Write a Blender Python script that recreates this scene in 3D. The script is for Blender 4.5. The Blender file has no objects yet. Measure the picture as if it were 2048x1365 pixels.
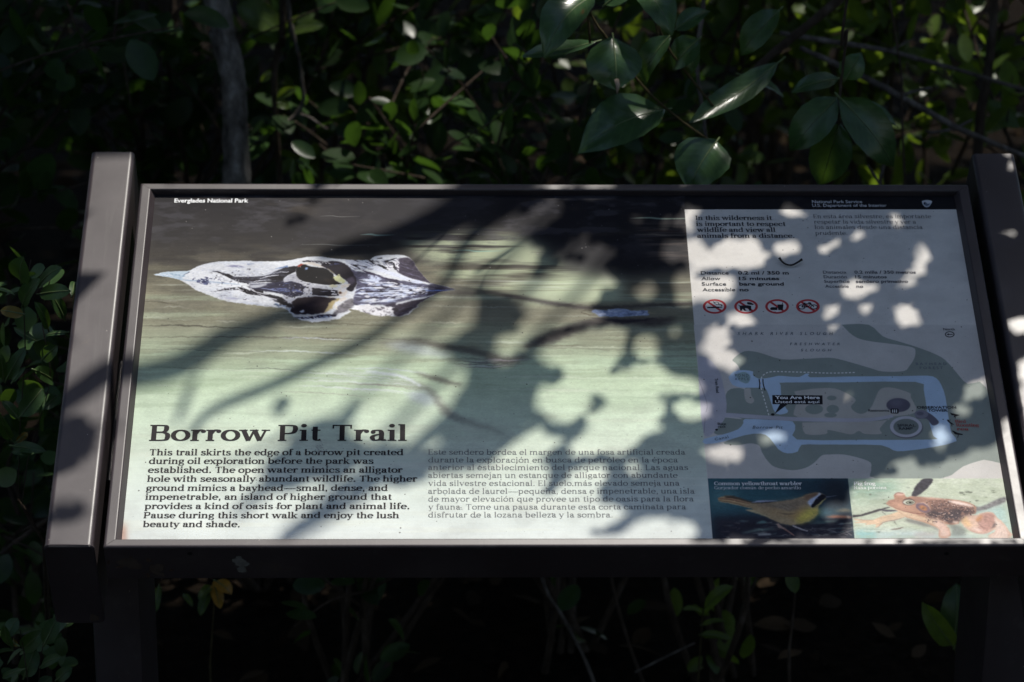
import bpy, bmesh, math, random
import numpy as np
from mathutils import Vector, Matrix
from mathutils.geometry import tessellate_polygon
R_ = math.radians
rnd = random.Random(7)
rng = np.random.default_rng(11)
scene = bpy.context.scene
COL = scene.collection

# ------------------------------------------------------------------ frame of the sign, camera, light
TILT = R_(26.4)
ZC = 0.75                                   # height of the panel's middle
ct, st = math.cos(TILT), math.sin(TILT)
SIGN = Matrix(((1, 0, 0, 0), (0, ct, -st, 0), (0, st, ct, ZC), (0, 0, 0, 1)))   # sign coordinates (u, v, w) -> world
PW, PH = 0.90, 0.48865                      # visible panel
F = 5600.0
def rotv(w):
    w = np.array(w); th = np.linalg.norm(w); k = w / th
    K = np.array([[0, -k[2], k[1]], [k[2], 0, -k[0]], [-k[1], k[0], 0]])
    return np.eye(3) + np.sin(th) * K + (1 - np.cos(th)) * K @ K
CR = rotv((0.73432181, -0.02414687, -0.00897075))
CP = np.array((-0.12894767, -1.99055099, 2.23034964))
SR = np.array(SIGN.to_3x3()); ST = np.array((0, 0, ZC))
WR = SR @ CR; WP = SR @ CP + ST

cam_d = bpy.data.cameras.new('camera')
cam = bpy.data.objects.new('camera', cam_d); COL.objects.link(cam)
m = Matrix([list(WR[i]) + [WP[i]] for i in range(3)] + [[0, 0, 0, 1]])
cam.matrix_world = m
cam_d.sensor_width = 36.0
cam_d.lens = F / 2048 * 36.0
cam_d.clip_start = 0.1; cam_d.clip_end = 200
cam_d.dof.use_dof = True
cam_d.dof.focus_distance = 2.96
cam_d.dof.aperture_fstop = 7.1
scene.camera = cam

SUN_EL, SUN_AZ = R_(73), R_(46)             # azimuth from +Y towards +X
L = np.array((math.cos(SUN_EL) * math.sin(SUN_AZ), math.cos(SUN_EL) * math.cos(SUN_AZ), math.sin(SUN_EL)))
sd = bpy.data.lights.new('sun', 'SUN'); sd.energy = 3.2; sd.angle = R_(0.53); sd.color = (1.0, 0.95, 0.87)
so = bpy.data.objects.new('sun', sd); COL.objects.link(so)
so.rotation_euler = Vector(L).to_track_quat('Z', 'Y').to_euler(); so.location = (2, 4, 8)
world = bpy.data.worlds.new('World'); scene.world = world; world.use_nodes = True
wn = world.node_tree.nodes; wl = world.node_tree.links
sky = wn.new('ShaderNodeTexSky'); sky.sky_type = 'NISHITA'; sky.sun_disc = False
sky.sun_elevation = SUN_EL; sky.sun_rotation = SUN_AZ
bg = wn['Background']; bg.inputs['Strength'].default_value = 0.12
wl.new(sky.outputs[0], bg.inputs[0])
scene.view_settings.view_transform = 'Standard'; scene.view_settings.look = 'None'
scene.view_settings.exposure = 0.52; scene.view_settings.gamma = 1.0
scene.cycles.max_bounces = 6; scene.cycles.transmission_bounces = 3; scene.cycles.transparent_max_bounces = 4

# ------------------------------------------------------------------ pixel <-> place helpers (photo pixels, 2048 x 1365)
def ray(x, y):
    return np.array([(x - 1024) / F, -(y - 682.5) / F, -1.0])
def uv(x, y, w=0.0):
    d = CR @ ray(x, y); t = (w - CP[2]) / d[2]
    return (CP + t * d)[:2]
def uvs(pts, w=0.0):
    return np.array([uv(x, y, w) for x, y in pts])
def at(x, y, Y):
    """point of the world seen at a photo pixel, on the upright plane Y"""
    d = WR @ ray(x, y); t = (Y - WP[1]) / d[1]
    return Vector(WP + t * d)
def pxm(Y):                                  # metres per photo pixel near that plane
    return ((Y - WP[1]) * 0.931 + 0.40) / F
def s2w(u, v, w=0.0):
    return Vector((u, v * ct - w * st, ZC + v * st + w * ct))

# ------------------------------------------------------------------ object helpers
def lin(c):
    return tuple(((x / 255.0) / 12.92 if x <= 10 else ((x / 255.0 + 0.055) / 1.055) ** 2.4) for x in c)
def tag(o, label=None, cat=None, group=None, kind=None):
    if label: o['label'] = label
    if cat: o['category'] = cat
    if group: o['group'] = group
    if kind: o['kind'] = kind
    return o
def empty(name, loc=(0, 0, 0), **k):
    o = bpy.data.objects.new(name, None); COL.objects.link(o); o.location = loc
    o.empty_display_size = 0.05
    return tag(o, **k)
def link(name, me, mat, parent=None, local=False, **k):
    """parts are modelled in world coordinates (or, with local, in their parent's own)"""
    o = bpy.data.objects.new(name, me); COL.objects.link(o)
    if mat is not None and len(me.materials) == 0: me.materials.append(mat)
    if parent is not None:
        o.parent = parent
        if parent.type == 'EMPTY' and not local: o.location = -parent.location
    return tag(o, **k)
def mesh(name, verts, faces, smooth=False, sharp=None):
    me = bpy.data.meshes.new(name)
    me.from_pydata([tuple(v) for v in verts], [], faces); me.update()
    if smooth:
        me.polygons.foreach_set('use_smooth', [True] * len(me.polygons))
        if sharp: me.set_sharp_from_angle(angle=R_(sharp))
    return me
def fast_mesh(name, V, Fq, smooth=True):
    """numpy verts (n,3), quads (m,4)"""
    me = bpy.data.meshes.new(name)
    me.vertices.add(len(V)); me.vertices.foreach_set('co', np.asarray(V, np.float32).ravel())
    me.loops.add(Fq.size); me.loops.foreach_set('vertex_index', np.asarray(Fq, np.int32).ravel())
    me.polygons.add(len(Fq)); me.polygons.foreach_set('loop_start', np.arange(0, Fq.size, Fq.shape[1], dtype=np.int32))
    me.update(calc_edges=True)
    if smooth: me.polygons.foreach_set('use_smooth', np.ones(len(Fq), bool))
    return me
class MB:
    def __init__(s): s.v = []; s.f = []
    def add(s, V, Fc):
        b = len(s.v); s.v += [tuple(p) for p in V]; s.f += [tuple(b + i for i in f) for f in Fc]
    def tube(s, pts, radii, n=8, jit=0.0, cap=True):
        pts = [Vector(p) for p in pts]; k = len(pts); V = []; Fc = []
        up = Vector((0.13, 0.2, 0.97)); 
        for i, p in enumerate(pts):
            t = (pts[min(i + 1, k - 1)] - pts[max(i - 1, 0)]).normalized()
            a = t.cross(up)
            if a.length < 0.2: a = t.cross(Vector((1, 0.1, 0)))
            a.normalize(); b = t.cross(a)
            for j in range(n):
                q = 2 * math.pi * j / n; r = radii[i] * (1 + jit * (rnd.random() - 0.5))
                V.append(p + (a * math.cos(q) + b * math.sin(q)) * r)
        for i in range(k - 1):
            for j in range(n):
                j2 = (j + 1) % n
                Fc.append((i * n + j, i * n + j2, (i + 1) * n + j2, (i + 1) * n + j))
        if cap: Fc.append(tuple(range(n))[::-1]); Fc.append(tuple((k - 1) * n + j for j in range(n)))
        s.add(V, Fc)
    def build(s, name, mat, parent=None, smooth=True, sharp=None, **k):
        return link(name, mesh(name, s.v, s.f, smooth, sharp), mat, parent, **k)
def spline(P, n=6):
    """Catmull-Rom through P (any dimension)"""
    P = [np.array(p, float) for p in P]; out = []
    for i in range(len(P) - 1):
        p0 = P[max(i - 1, 0)]; p1 = P[i]; p2 = P[i + 1]; p3 = P[min(i + 2, len(P) - 1)]
        for j in range(n):
            t = j / n
            out.append(0.5 * ((2 * p1) + (-p0 + p2) * t + (2 * p0 - 5 * p1 + 4 * p2 - p3) * t * t + (-p0 + 3 * p1 - 3 * p2 + p3) * t ** 3))
    out.append(P[-1]); return out

# ------------------------------------------------------------------ materials
def newmat(name):
    mt = bpy.data.materials.new(name); mt.use_nodes = True
    nt = mt.node_tree; return mt, nt, nt.nodes['Principled BSDF'], nt.nodes, nt.links
def ramp(nodes, stops):
    r = nodes.new('ShaderNodeValToRGB'); e = r.color_ramp.elements
    e[0].position, e[0].color = stops[0][0], (*stops[0][1], 1)
    e[1].position, e[1].color = stops[1][0], (*stops[1][1], 1)
    for p, c in stops[2:]:
        x = e.new(p); x.color = (*c, 1)
    return r
def noise(nodes, links, scale, detail=6, rough=0.6, coord='Object', stretch=None):
    tc = nodes.new('ShaderNodeTexCoord'); n = nodes.new('ShaderNodeTexNoise')
    n.inputs['Scale'].default_value = scale; n.inputs['Detail'].default_value = detail; n.inputs['Roughness'].default_value = rough
    if stretch:
        mp = nodes.new('ShaderNodeMapping'); mp.inputs['Scale'].default_value = stretch
        links.new(tc.outputs[coord], mp.inputs[0]); links.new(mp.outputs[0], n.inputs['Vector'])
    else: links.new(tc.outputs[coord], n.inputs['Vector'])
    return n
def bump(nodes, links, b, src, strength, dist=0.002):
    bp = nodes.new('ShaderNodeBump'); bp.inputs['Strength'].default_value = strength; bp.inputs['Distance'].default_value = dist
    links.new(src, bp.inputs['Height']); links.new(bp.outputs[0], b.inputs['Normal'])

def metal_mat(name='powder_coat', dirt=0.5):
    mt, nt, b, N, K = newmat(name)
    n1 = noise(N, K, 9, 7, 0.65); n2 = noise(N, K, 60, 6, 0.7)
    r = ramp(N, [(0.30, (0.032, 0.024, 0.027)), (0.55, (0.044, 0.034, 0.037)), (0.78, (0.062, 0.050, 0.050))])
    K.new(n1.outputs[0], r.inputs[0])
    # grime and a little rust where two noises meet
    mul = N.new('ShaderNodeMath'); mul.operation = 'MULTIPLY'; K.new(n1.outputs[0], mul.inputs[0]); K.new(n2.outputs[0], mul.inputs[1])
    r2 = ramp(N, [(0.36, (0, 0, 0)), (0.46, (dirt, dirt, dirt))]); K.new(mul.outputs[0], r2.inputs[0])
    mx = N.new('ShaderNodeMixRGB'); K.new(r2.outputs[0], mx.inputs[0]); K.new(r.outputs[0], mx.inputs[1])
    mx.inputs[2].default_value = (0.075, 0.055, 0.042, 1)
    # pale specks (chips, pollen, droppings)
    v = N.new('ShaderNodeTexVoronoi'); v.inputs['Scale'].default_value = 95; tc = N.new('ShaderNodeTexCoord'); K.new(tc.outputs['Object'], v.inputs['Vector'])
    ls = N.new('ShaderNodeMath'); ls.operation = 'LESS_THAN'; K.new(v.outputs['Distance'], ls.inputs[0]); ls.inputs[1].default_value = 0.055
    gr = N.new('ShaderNodeMath'); gr.operation = 'GREATER_THAN'; K.new(v.outputs['Color'], gr.inputs[0]); gr.inputs[1].default_value = 0.72
    am = N.new('ShaderNodeMath'); am.operation = 'MULTIPLY'; K.new(ls.outputs[0], am.inputs[0]); K.new(gr.outputs[0], am.inputs[1])
    mx2 = N.new('ShaderNodeMixRGB'); K.new(am.outputs[0], mx2.inputs[0]); K.new(mx.outputs[0], mx2.inputs[1]); mx2.inputs[2].default_value = (0.30, 0.27, 0.24, 1)
    ns = noise(N, K, 55, 5, 0.7, stretch=(1.0, 0.06, 1.0)); rs_ = ramp(N, [(0.56, (0, 0, 0)), (0.74, (0.35, 0.35, 0.35))]); K.new(ns.outputs[0], rs_.inputs[0])
    mx3 = N.new('ShaderNodeMixRGB'); K.new(rs_.outputs[0], mx3.inputs[0]); K.new(mx2.outputs[0], mx3.inputs[1]); mx3.inputs[2].default_value = (0.10, 0.092, 0.085, 1)
    K.new(mx3.outputs[0], b.inputs['Base Color'])
    rr = N.new('ShaderNodeMapRange'); K.new(n1.outputs[0], rr.inputs[0]); rr.inputs['From Min'].default_value = 0.3; rr.inputs['From Max'].default_value = 0.7
    rr.inputs['To Min'].default_value = 0.36; rr.inputs['To Max'].default_value = 0.46; K.new(rr.outputs[0], b.inputs['Roughness'])
    n3 = noise(N, K, 900, 2, 0.5); bump(N, K, b, n3.outputs[0], 0.06, 0.0004)
    b.inputs['Specular IOR Level'].default_value = 0.6
    return mt
def leaf_mat(name, c1, c2, tr, rough=0.33, trans=0.35, vein=False, spec=0.5):
    """c1..c2: upper-face colours (varied leaf to leaf), tr: colour of light that comes through"""
    mt, nt, b, N, K = newmat(name)
    g = N.new('ShaderNodeNewGeometry')
    r = ramp(N, [(0.0, c1), (0.8, c2), (0.97, tuple(min(1, x * 1.5) for x in c2))]); K.new(g.outputs['Random Per Island'], r.inputs[0])
    n = noise(N, K, 60, 5, 0.6)
    mx = N.new('ShaderNodeMixRGB'); mx.blend_type = 'MULTIPLY'; mx.inputs[0].default_value = 0.6
    rb = ramp(N, [(0.3, (0.7, 0.7, 0.65)), (0.7, (1.25, 1.2, 1.1))]); K.new(n.outputs[0], rb.inputs[0])
    K.new(r.outputs[0], mx.inputs[1]); K.new(rb.outputs[0], mx.inputs[2]); K.new(mx.outputs[0], b.inputs['Base Color'])
    b.inputs['Roughness'].default_value = rough; b.inputs['Specular IOR Level'].default_value = spec
    hgt = None
    if vein:
        um = N.new('ShaderNodeUVMap'); sx = N.new('ShaderNodeSeparateXYZ'); K.new(um.outputs[0], sx.inputs[0])
        ab = N.new('ShaderNodeMath'); ab.operation = 'ABSOLUTE'; K.new(sx.outputs[0], ab.inputs[0])
        m1 = N.new('ShaderNodeMath'); m1.operation = 'MULTIPLY_ADD'; K.new(ab.outputs[0], m1.inputs[0]); m1.inputs[1].default_value = -2.2; m2 = N.new('ShaderNodeMath'); m2.operation = 'MULTIPLY'; K.new(sx.outputs[1], m2.inputs[0]); m2.inputs[1].default_value = 9.0; K.new(m2.outputs[0], m1.inputs[2])
        fr = N.new('ShaderNodeMath'); fr.operation = 'PINGPONG'; K.new(m1.outputs[0], fr.inputs[0]); fr.inputs[1].default_value = 0.5
        vr = ramp(N, [(0.0, (1, 1, 1)), (0.16, (0, 0, 0))]); K.new(fr.outputs[0], vr.inputs[0])
        sp = noise(N, K, 45, 4, 0.7); sr_ = ramp(N, [(0.66, (0, 0, 0)), (0.72, (1, 1, 1))]); K.new(sp.outputs[0], sr_.inputs[0])
        va = N.new('ShaderNodeMixRGB'); va.inputs[2].default_value = (c2[0] * 2.6, c2[1] * 2.1, c2[2] * 1.9, 1); vf = N.new('ShaderNodeMath'); vf.operation = 'MULTIPLY'; K.new(vr.outputs[0], vf.inputs[0]); vf.inputs[1].default_value = 0.20; K.new(vf.outputs[0], va.inputs[0]); K.new(mx.outputs[0], va.inputs[1])
        vb = N.new('ShaderNodeMixRGB'); vb.inputs[2].default_value = (0.09, 0.06, 0.025, 1); K.new(sr_.outputs[0], vb.inputs[0]); K.new(va.outputs[0], vb.inputs[1]); K.new(vb.outputs[0], b.inputs['Base Color']); hgt = vr
    t = N.new('ShaderNodeBsdfTranslucent'); 
    mt2 = N.new('ShaderNodeMixRGB'); mt2.blend_type = 'MULTIPLY'; mt2.inputs[0].default_value = 1.0
    mt2.inputs[1].default_value = (*tr, 1); K.new(rb.outputs[0], mt2.inputs[2]); K.new(mt2.outputs[0], t.inputs[0])
    ms = N.new('ShaderNodeMixShader'); ms.inputs[0].default_value = trans
    K.new(b.outputs[0], ms.inputs[1]); K.new(t.outputs[0], ms.inputs[2])
    K.new(ms.outputs[0], N['Material Output'].inputs['Surface'])
    n4 = noise(N, K, 140, 3, 0.5)
    if hgt is not None: bump(N, K, b, hgt.outputs[0], 0.10, 0.0008)
    else: bump(N, K, b, n4.outputs[0], 0.15, 0.001)
    return mt
def bark_mat(name, c1, c2, c3, scale=30):
    mt, nt, b, N, K = newmat(name)
    n = noise(N, K, scale, 8, 0.7, stretch=(1, 1, 0.45)); r = ramp(N, [(0.33, c1), (0.55, c2), (0.72, c3)])
    K.new(n.outputs[0], r.inputs[0]); K.new(r.outputs[0], b.inputs['Base Color']); b.inputs['Roughness'].default_value = 0.85
    b.inputs['Specular IOR Level'].default_value = 0.2
    n2 = noise(N, K, scale * 3, 7, 0.75, stretch=(1, 1, 0.35)); bump(N, K, b, n2.outputs[0], 0.95, 0.007)
    return mt
def flat_mat(name, c, rough=0.5, spec=0.3, sc=400):
    mt, nt, b, N, K = newmat(name)
    n = noise(N, K, sc, 3, 0.6); r = ramp(N, [(0.3, tuple(x * 0.85 for x in c)), (0.7, tuple(min(1, x * 1.12) for x in c))])
    K.new(n.outputs[0], r.inputs[0]); K.new(r.outputs[0], b.inputs['Base Color'])
    b.inputs['Roughness'].default_value = rough; b.inputs['Specular IOR Level'].default_value = spec
    return mt
M_METAL = metal_mat()
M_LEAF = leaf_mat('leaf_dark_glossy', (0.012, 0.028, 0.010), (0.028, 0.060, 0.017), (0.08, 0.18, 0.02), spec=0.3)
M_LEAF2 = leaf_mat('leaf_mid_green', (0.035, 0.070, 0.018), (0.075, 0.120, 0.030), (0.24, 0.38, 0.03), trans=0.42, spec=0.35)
M_HERO = leaf_mat('leaf_pond_apple', (0.026, 0.058, 0.026), (0.042, 0.088, 0.038), (0.14, 0.28, 0.03), rough=0.25, trans=0.25, vein=True, spec=0.5)
M_YOUNG = leaf_mat('leaf_young_green', (0.035, 0.070, 0.018), (0.075, 0.120, 0.030), (0.24, 0.38, 0.03), trans=0.42, vein=True)
M_CROWN = leaf_mat('leaf_high_crown', (0.012, 0.028, 0.010), (0.028, 0.060, 0.017), (0.05, 0.10, 0.02), trans=0.06)
M_YELLOW = leaf_mat('leaf_yellowing', (0.30, 0.17, 0.02), (0.42, 0.22, 0.03), (0.5, 0.3, 0.03))
M_BARK = bark_mat('bark_mottled', (0.05, 0.043, 0.037), (0.25, 0.222, 0.20), (0.58, 0.54, 0.50), 55)
M_TWIG = bark_mat('bark_twig', (0.035, 0.024, 0.017), (0.085, 0.062, 0.046), (0.17, 0.14, 0.12), 60)
M_STEM = bark_mat('bark_green_stem', (0.04, 0.035, 0.012), (0.09, 0.07, 0.03), (0.12, 0.11, 0.05), 80)
M_DEAD = bark_mat('bark_grey_dead', (0.04, 0.034, 0.029), (0.15, 0.13, 0.115), (0.34, 0.31, 0.28), 55)

# ================================================================== the printed panel: its picture, drawn here in code
IW, IH = 2250, 1222                          # 2.5 dots per millimetre
def ipx(P):
    q = uvs(P); return np.stack([(q[:, 0] / PW + 0.5) * IW, (0.5 - q[:, 1] / PH) * IH], 1)
yy, xx = np.mgrid[0:IH, 0:IW].astype(np.float32)
# photo-pixel coordinates of every dot (inverse of the view of the flat panel)
_c = ipx([(300, 400), (1900, 400), (2000, 1070), (260, 1070)])
_A = []
for (X, Y), (x, y) in zip(_c, [(300, 400), (1900, 400), (2000, 1070), (260, 1070)]):
    _A += [[X, Y, 1, 0, 0, 0, -x * X, -x * Y, -x], [0, 0, 0, X, Y, 1, -y * X, -y * Y, -y]]
_H = np.linalg.svd(np.array(_A, float) / np.array([1e3, 1e3, 1, 1e3, 1e3, 1, 1e6, 1e6, 1e3]))[2][-1] / np.array([1e3, 1e3, 1, 1e3, 1e3, 1, 1e6, 1e6, 1e3])
_d = _H[6] * xx + _H[7] * yy + _H[8]
PX = (_H[0] * xx + _H[1] * yy + _H[2]) / _d; PY = (_H[3] * xx + _H[4] * yy + _H[5]) / _d
img = np.zeros((IH, IW, 3), np.float32)

def blur1(a, r, ax):
    if r < 0.3: return a
    n = int(3 * r + 1); k = np.exp(-0.5 * (np.arange(-n, n + 1) / r) ** 2); k /= k.sum()
    p = np.pad(a, [(n, n) if i == ax else (0, 0) for i in range(a.ndim)], mode='edge')
    out = np.zeros_like(a); L_ = a.shape[ax]
    for i, w in enumerate(k):
        out += w * (p[i:i + L_] if ax == 0 else p[:, i:i + L_])
    return out
def vnoise(h, w, sy, sx, seed, octv=4):
    """smooth noise 0..1 with features about sy x sx dots"""
    g = np.random.default_rng(seed); out = np.zeros((h, w), np.float32); amp = 1.0; tot = 0
    for o in range(octv):
        ny, nx = int(h / sy) + 3, int(w / sx) + 3
        a = g.random((ny, nx)).astype(np.float32)
        fy = np.arange(h) / sy; fx = np.arange(w) / sx
        iy, ix = fy.astype(int), fx.astype(int); ty, tx = fy - iy, fx - ix
        ty = (ty * ty * (3 - 2 * ty))[:, None]; tx = (tx * tx * (3 - 2 * tx))[None, :]
        A = a[iy][:, ix]; B = a[iy][:, ix + 1]; C_ = a[iy + 1][:, ix]; D = a[iy + 1][:, ix + 1]
        out += amp * ((A * (1 - tx) + B * tx) * (1 - ty) + (C_ * (1 - tx) + D * tx) * ty); tot += amp
        amp *= 0.55; sy = max(1, sy / 2); sx = max(1, sx / 2)
    return out / tot
CLIP = None
def clip_to(P=None, crop=None, sm=0):
    """keep the following brush work inside one picture"""
    global CLIP
    CLIP = None
    if P is None: return
    P = np.array(P, float)
    if crop: P = P / crop[2] + np.array(crop[:2])
    if sm: P = np.array(spline(list(P) + [P[0]], sm))[:-1]
    c = np.zeros((IH, IW), np.float32); mk, x0, y0, x1, y1 = cov(ipx(P), 0.5); c[y0:y1, x0:x1] = mk; CLIP = c
def cov(Q, soft=0.0):
    """coverage mask of polygon Q (dots) and its corner"""
    n = int(3 * soft + 2)
    x0, y0 = np.floor(Q.min(0)).astype(int) - n; x1, y1 = np.ceil(Q.max(0)).astype(int) + n
    x0, y0 = max(0, x0), max(0, y0); x1, y1 = min(IW, x1), min(IH, y1)
    if x1 <= x0 or y1 <= y0: return None
    S = 3
    gx = x0 + (np.arange((x1 - x0) * S) + 0.5) / S
    rows = np.zeros(((y1 - y0) * S, (x1 - x0) * S), np.float32)
    E0 = Q; E1 = np.roll(Q, -1, 0)
    for r in range((y1 - y0) * S):
        y = y0 + (r + 0.5) / S
        c = (E0[:, 1] <= y) != (E1[:, 1] <= y)
        if not c.any(): continue
        a, b = E0[c], E1[c]
        xs = np.sort(a[:, 0] + (y - a[:, 1]) / (b[:, 1] - a[:, 1]) * (b[:, 0] - a[:, 0]))
        rows[r] = (np.searchsorted(xs, gx) % 2)
    mk = rows.reshape(y1 - y0, S, x1 - x0, S).mean((1, 3))
    if soft > 0.3: mk = blur1(blur1(mk, soft, 0), soft, 1)
    return mk, x0, y0, x1, y1
def fill(P, c, soft=0.0, a=1.0, sm=0, grain=0.0, seed=1, crop=None, mod=None):
    """P in photo pixels; crop = (x0, y0, scale) of an enlarged view; sm = spline steps; mod = (sy, sx, lo, hi) breaks it up"""
    P = np.array(P, float)
    if crop: P = P / crop[2] + np.array(crop[:2])
    if sm:
        P = np.array(spline(list(P) + [P[0]], sm))[:-1]
    q = cov(ipx(P), soft)
    if q is None: return
    mk, x0, y0, x1, y1 = q; mk = mk * a
    if CLIP is not None: mk = mk * CLIP[y0:y1, x0:x1]
    if mod:
        nz = vnoise(y1 - y0, x1 - x0, mod[0], mod[1], seed); mk = mk * np.clip((nz - mod[2]) / (mod[3] - mod[2]), 0, 1)
    col = np.array(c, np.float32)[None, None]
    if grain:
        col = col * (1 + grain * (vnoise(y1 - y0, x1 - x0, 5, 7, seed, 3)[..., None] - 0.5) * 2)
    v = img[y0:y1, x0:x1]; v += (col - v) * mk[..., None]
def strip(P, wd, sm=5, vert=0.62):
    """outline of a stroke through photo pixels P with widths wd (one or per point)"""
    P = [np.array(p, float) for p in P]; n = len(P)
    wd = [wd] * n if np.isscalar(wd) else wd
    S = spline([np.array([p[0], p[1], w]) for p, w in zip(P, wd)], sm) if sm > 1 else [np.array([p[0], p[1], w]) for p, w in zip(P, wd)]
    Lf, Rt = [], []
    for i, s in enumerate(S):
        t = S[min(i + 1, len(S) - 1)][:2] - S[max(i - 1, 0)][:2]; t = t / (np.linalg.norm(t) + 1e-9)
        nn = np.array([-t[1], t[0]]) * s[2] / 2 * np.array([1, 1])
        Lf.append(s[:2] + nn); Rt.append(s[:2] - nn)
    return np.array(Lf + Rt[::-1])
def stroke(P, wd, c, soft=0.0, a=1.0, crop=None, sm=5, **k):
    P = np.array(P, float)
    if crop:
        P = P / crop[2] + np.array(crop[:2]); wd = np.array(wd) / crop[2]
        if wd.ndim == 0: wd = float(wd)
    fill(strip(P, wd, sm), c, soft, a, **k)
def ell(cx, cy, rx, ry, n=40, rot=0.0):
    t = np.linspace(0, 2 * np.pi, n, endpoint=False); x, y = rx * np.cos(t), ry * np.sin(t)
    return np.stack([cx + x * math.cos(rot) - y * math.sin(rot), cy + x * math.sin(rot) + y * math.cos(rot)], 1)
C255 = lambda *c: np.array(c, np.float32)

# ---- pond photograph that fills the panel
ys = [380, 420, 470, 520, 550, 590, 640, 675, 720, 770, 830, 900, 980, 1080]
cs = [(34, 31, 34), (38, 35, 38), (46, 43, 43), (62, 58, 54), (92, 88, 76), (118, 114, 98), (136, 134, 114), (156, 162, 138), (186, 204, 174), (198, 216, 186), (210, 227, 202), (218, 230, 212), (224, 234, 224), (230, 236, 232)]
for k in range(3): img[..., k] = np.interp(PY, ys, [c[k] for c in cs])
n_big = vnoise(IH, IW, 26, 420, 3, 5); n_fine = vnoise(IH, IW, 4, 180, 4, 3); n_med = vnoise(IH, IW, 60, 160, 8, 4)
def mixin(c, mk): 
    global img
    img += (np.array(c, np.float32) - img) * np.clip(mk, 0, 1)[..., None]
sstep = lambda x, a, b: np.clip((x - a) / (b - a), 0, 1) ** 2 * (3 - 2 * np.clip((x - a) / (b - a), 0, 1))
band = lambda lo, hi, f=40: sstep(PY, lo - f, lo + f) * (1 - sstep(PY, hi - f, hi + f))
mixin((92, 86, 70), 0.7 * sstep(n_big, 0.5, 0.66) * band(520, 720))
mixin((184, 196, 168), 0.6 * sstep(n_big, 0.48, 0.72) * band(560, 760))
mixin((156, 152, 128), 0.45 * sstep(n_med, 0.5, 0.7) * band(480, 700))
mixin((150, 172, 140), 0.35 * sstep(n_big, 0.52, 0.7) * band(740, 900))
mixin((236, 240, 226), 0.4 * sstep(n_big, 0.55, 0.7) * band(820, 1090))
mixin((20, 18, 22), 0.8 * sstep(n_med, 0.5, 0.72) * (1 - sstep(PY, 440, 560)))
mixin((96, 86, 74), 0.55 * sstep(n_med, 0.56, 0.78) * (1 - sstep(PY, 470, 600)))
img *= (1 + (n_fine - 0.5) * (0.16 * sstep(PY, 400, 560) * (1 - sstep(PY, 700, 800)) + 0.035))[..., None]
# paler, greener water behind the head and the dark reflections to the right of it
fill([(800, 478), (920, 462), (1075, 470), (1230, 520), (1240, 575), (1100, 600), (960, 590), (900, 560)], (196, 206, 170), 22, 0.85, mod=(16, 220, 0.30, 0.55), seed=21)
fill([(1050, 555), (1250, 560), (1240, 600), (1050, 612)], (200, 212, 178), 14, 0.8)
fill([(1000, 392), (1370, 392), (1385, 540), (1240, 555), (1130, 540), (1080, 490), (1000, 450)], (28, 27, 33), 24, 0.95, mod=(30, 160, 0.12, 0.36), seed=22)
mixin((74, 72, 78), 0.6 * sstep(vnoise(IH, IW, 34, 90, 71, 5), 0.5, 0.68) * (1 - sstep(PY, 440, 540)))
fill([(640, 392), (1000, 392), (960, 450), (820, 470), (600, 480)], (48, 46, 50), 24, 0.7)
fill([(1270, 445), (1395, 450), (1395, 520), (1300, 520)], (110, 96, 88), 14, 0.5, mod=(8, 120, 0.4, 0.6), seed=23)
for y0, x0, x1, wd, c in [(502, 900, 1010, 2.2, (150, 188, 172)), (490, 600, 760, 1.4, (120, 122, 120)), (470, 720, 790, 3, (120, 150, 146)), (433, 640, 720, 1.2, (130, 130, 126)),
                          (437, 1260, 1390, 3, (150, 168, 150)), (470, 1270, 1390, 1.6, (130, 118, 104)), (462, 1280, 1385, 3.5, (60, 46, 44)), (478, 1270, 1390, 4, (44, 38, 38)),
                          (652, 285, 520, 2.4, (70, 66, 58)), (675, 282, 900, 2.0, (88, 84, 72)), (604, 290, 360, 2.4, (84, 78, 64)), (647, 560, 800, 1.6, (96, 88, 74)),
                          (677, 560, 720, 1.6, (206, 212, 220)), (700, 280, 560, 1.5, (110, 112, 98)), (703, 500, 720, 1.6, (214, 222, 226)), (738, 480, 640, 1.8, (120, 124, 112)), (736, 290, 480, 1.5, (130, 140, 118))]:
    stroke([(x0, y0), (x0 * 0.7 + x1 * 0.3, y0 - 1), ((x0 + x1) / 2, y0 + 1), (x1, y0 + 6 if y0 > 600 else y0)], [0.4, wd, wd, 0.4], c, 1.0, 0.85)
for i in range(150):
    y0 = rnd.uniform(560, 800); x0 = rnd.uniform(280, 1330); ln = rnd.uniform(50, 240); d = rnd.random()
    c = (226, 232, 214) if d < 0.5 else ((96, 90, 74) if y0 < 720 else (150, 166, 140))
    stroke([(x0, y0), (x0 + ln / 2, y0 + rnd.uniform(-2, 2)), (x0 + ln, y0 + rnd.uniform(-3, 5))], [0.3, rnd.uniform(0.8, 3.5), 0.3], c, 1.4, rnd.uniform(0.15, 0.5))
# ripples thrown off by the head
DK = (44, 36, 42)
stroke([(905, 572), (980, 585), (1080, 603), (1180, 616), (1290, 613), (1400, 606)], [2, 5, 8, 7, 6, 4], DK, 4.5, 0.75)
stroke([(1050, 694), (1100, 676), (1170, 650), (1240, 642), (1300, 645), (1350, 640)], [6, 22, 16, 14, 18, 8], DK, 8, 0.75)
stroke([(760, 686), (830, 682), (890, 694), (960, 706), (1010, 722), (1060, 712)], [4, 8, 10, 14, 16, 6], (66, 56, 58), 8, 0.7)
stroke([(775, 690), (820, 696), (860, 704), (900, 712)], [6, 20, 16, 6], (196, 204, 214), 9, 0.55)
stroke([(830, 746), (880, 760), (925, 772)], [4, 9, 4], (70, 60, 60), 5, 0.6)
stroke([(780, 765), (815, 768), (850, 776), (870, 796), (890, 820), (915, 838), (960, 850), (1010, 870)], [4, 6, 8, 12, 14, 10, 6, 3], (100, 92, 94), 8, 0.65)
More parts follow.
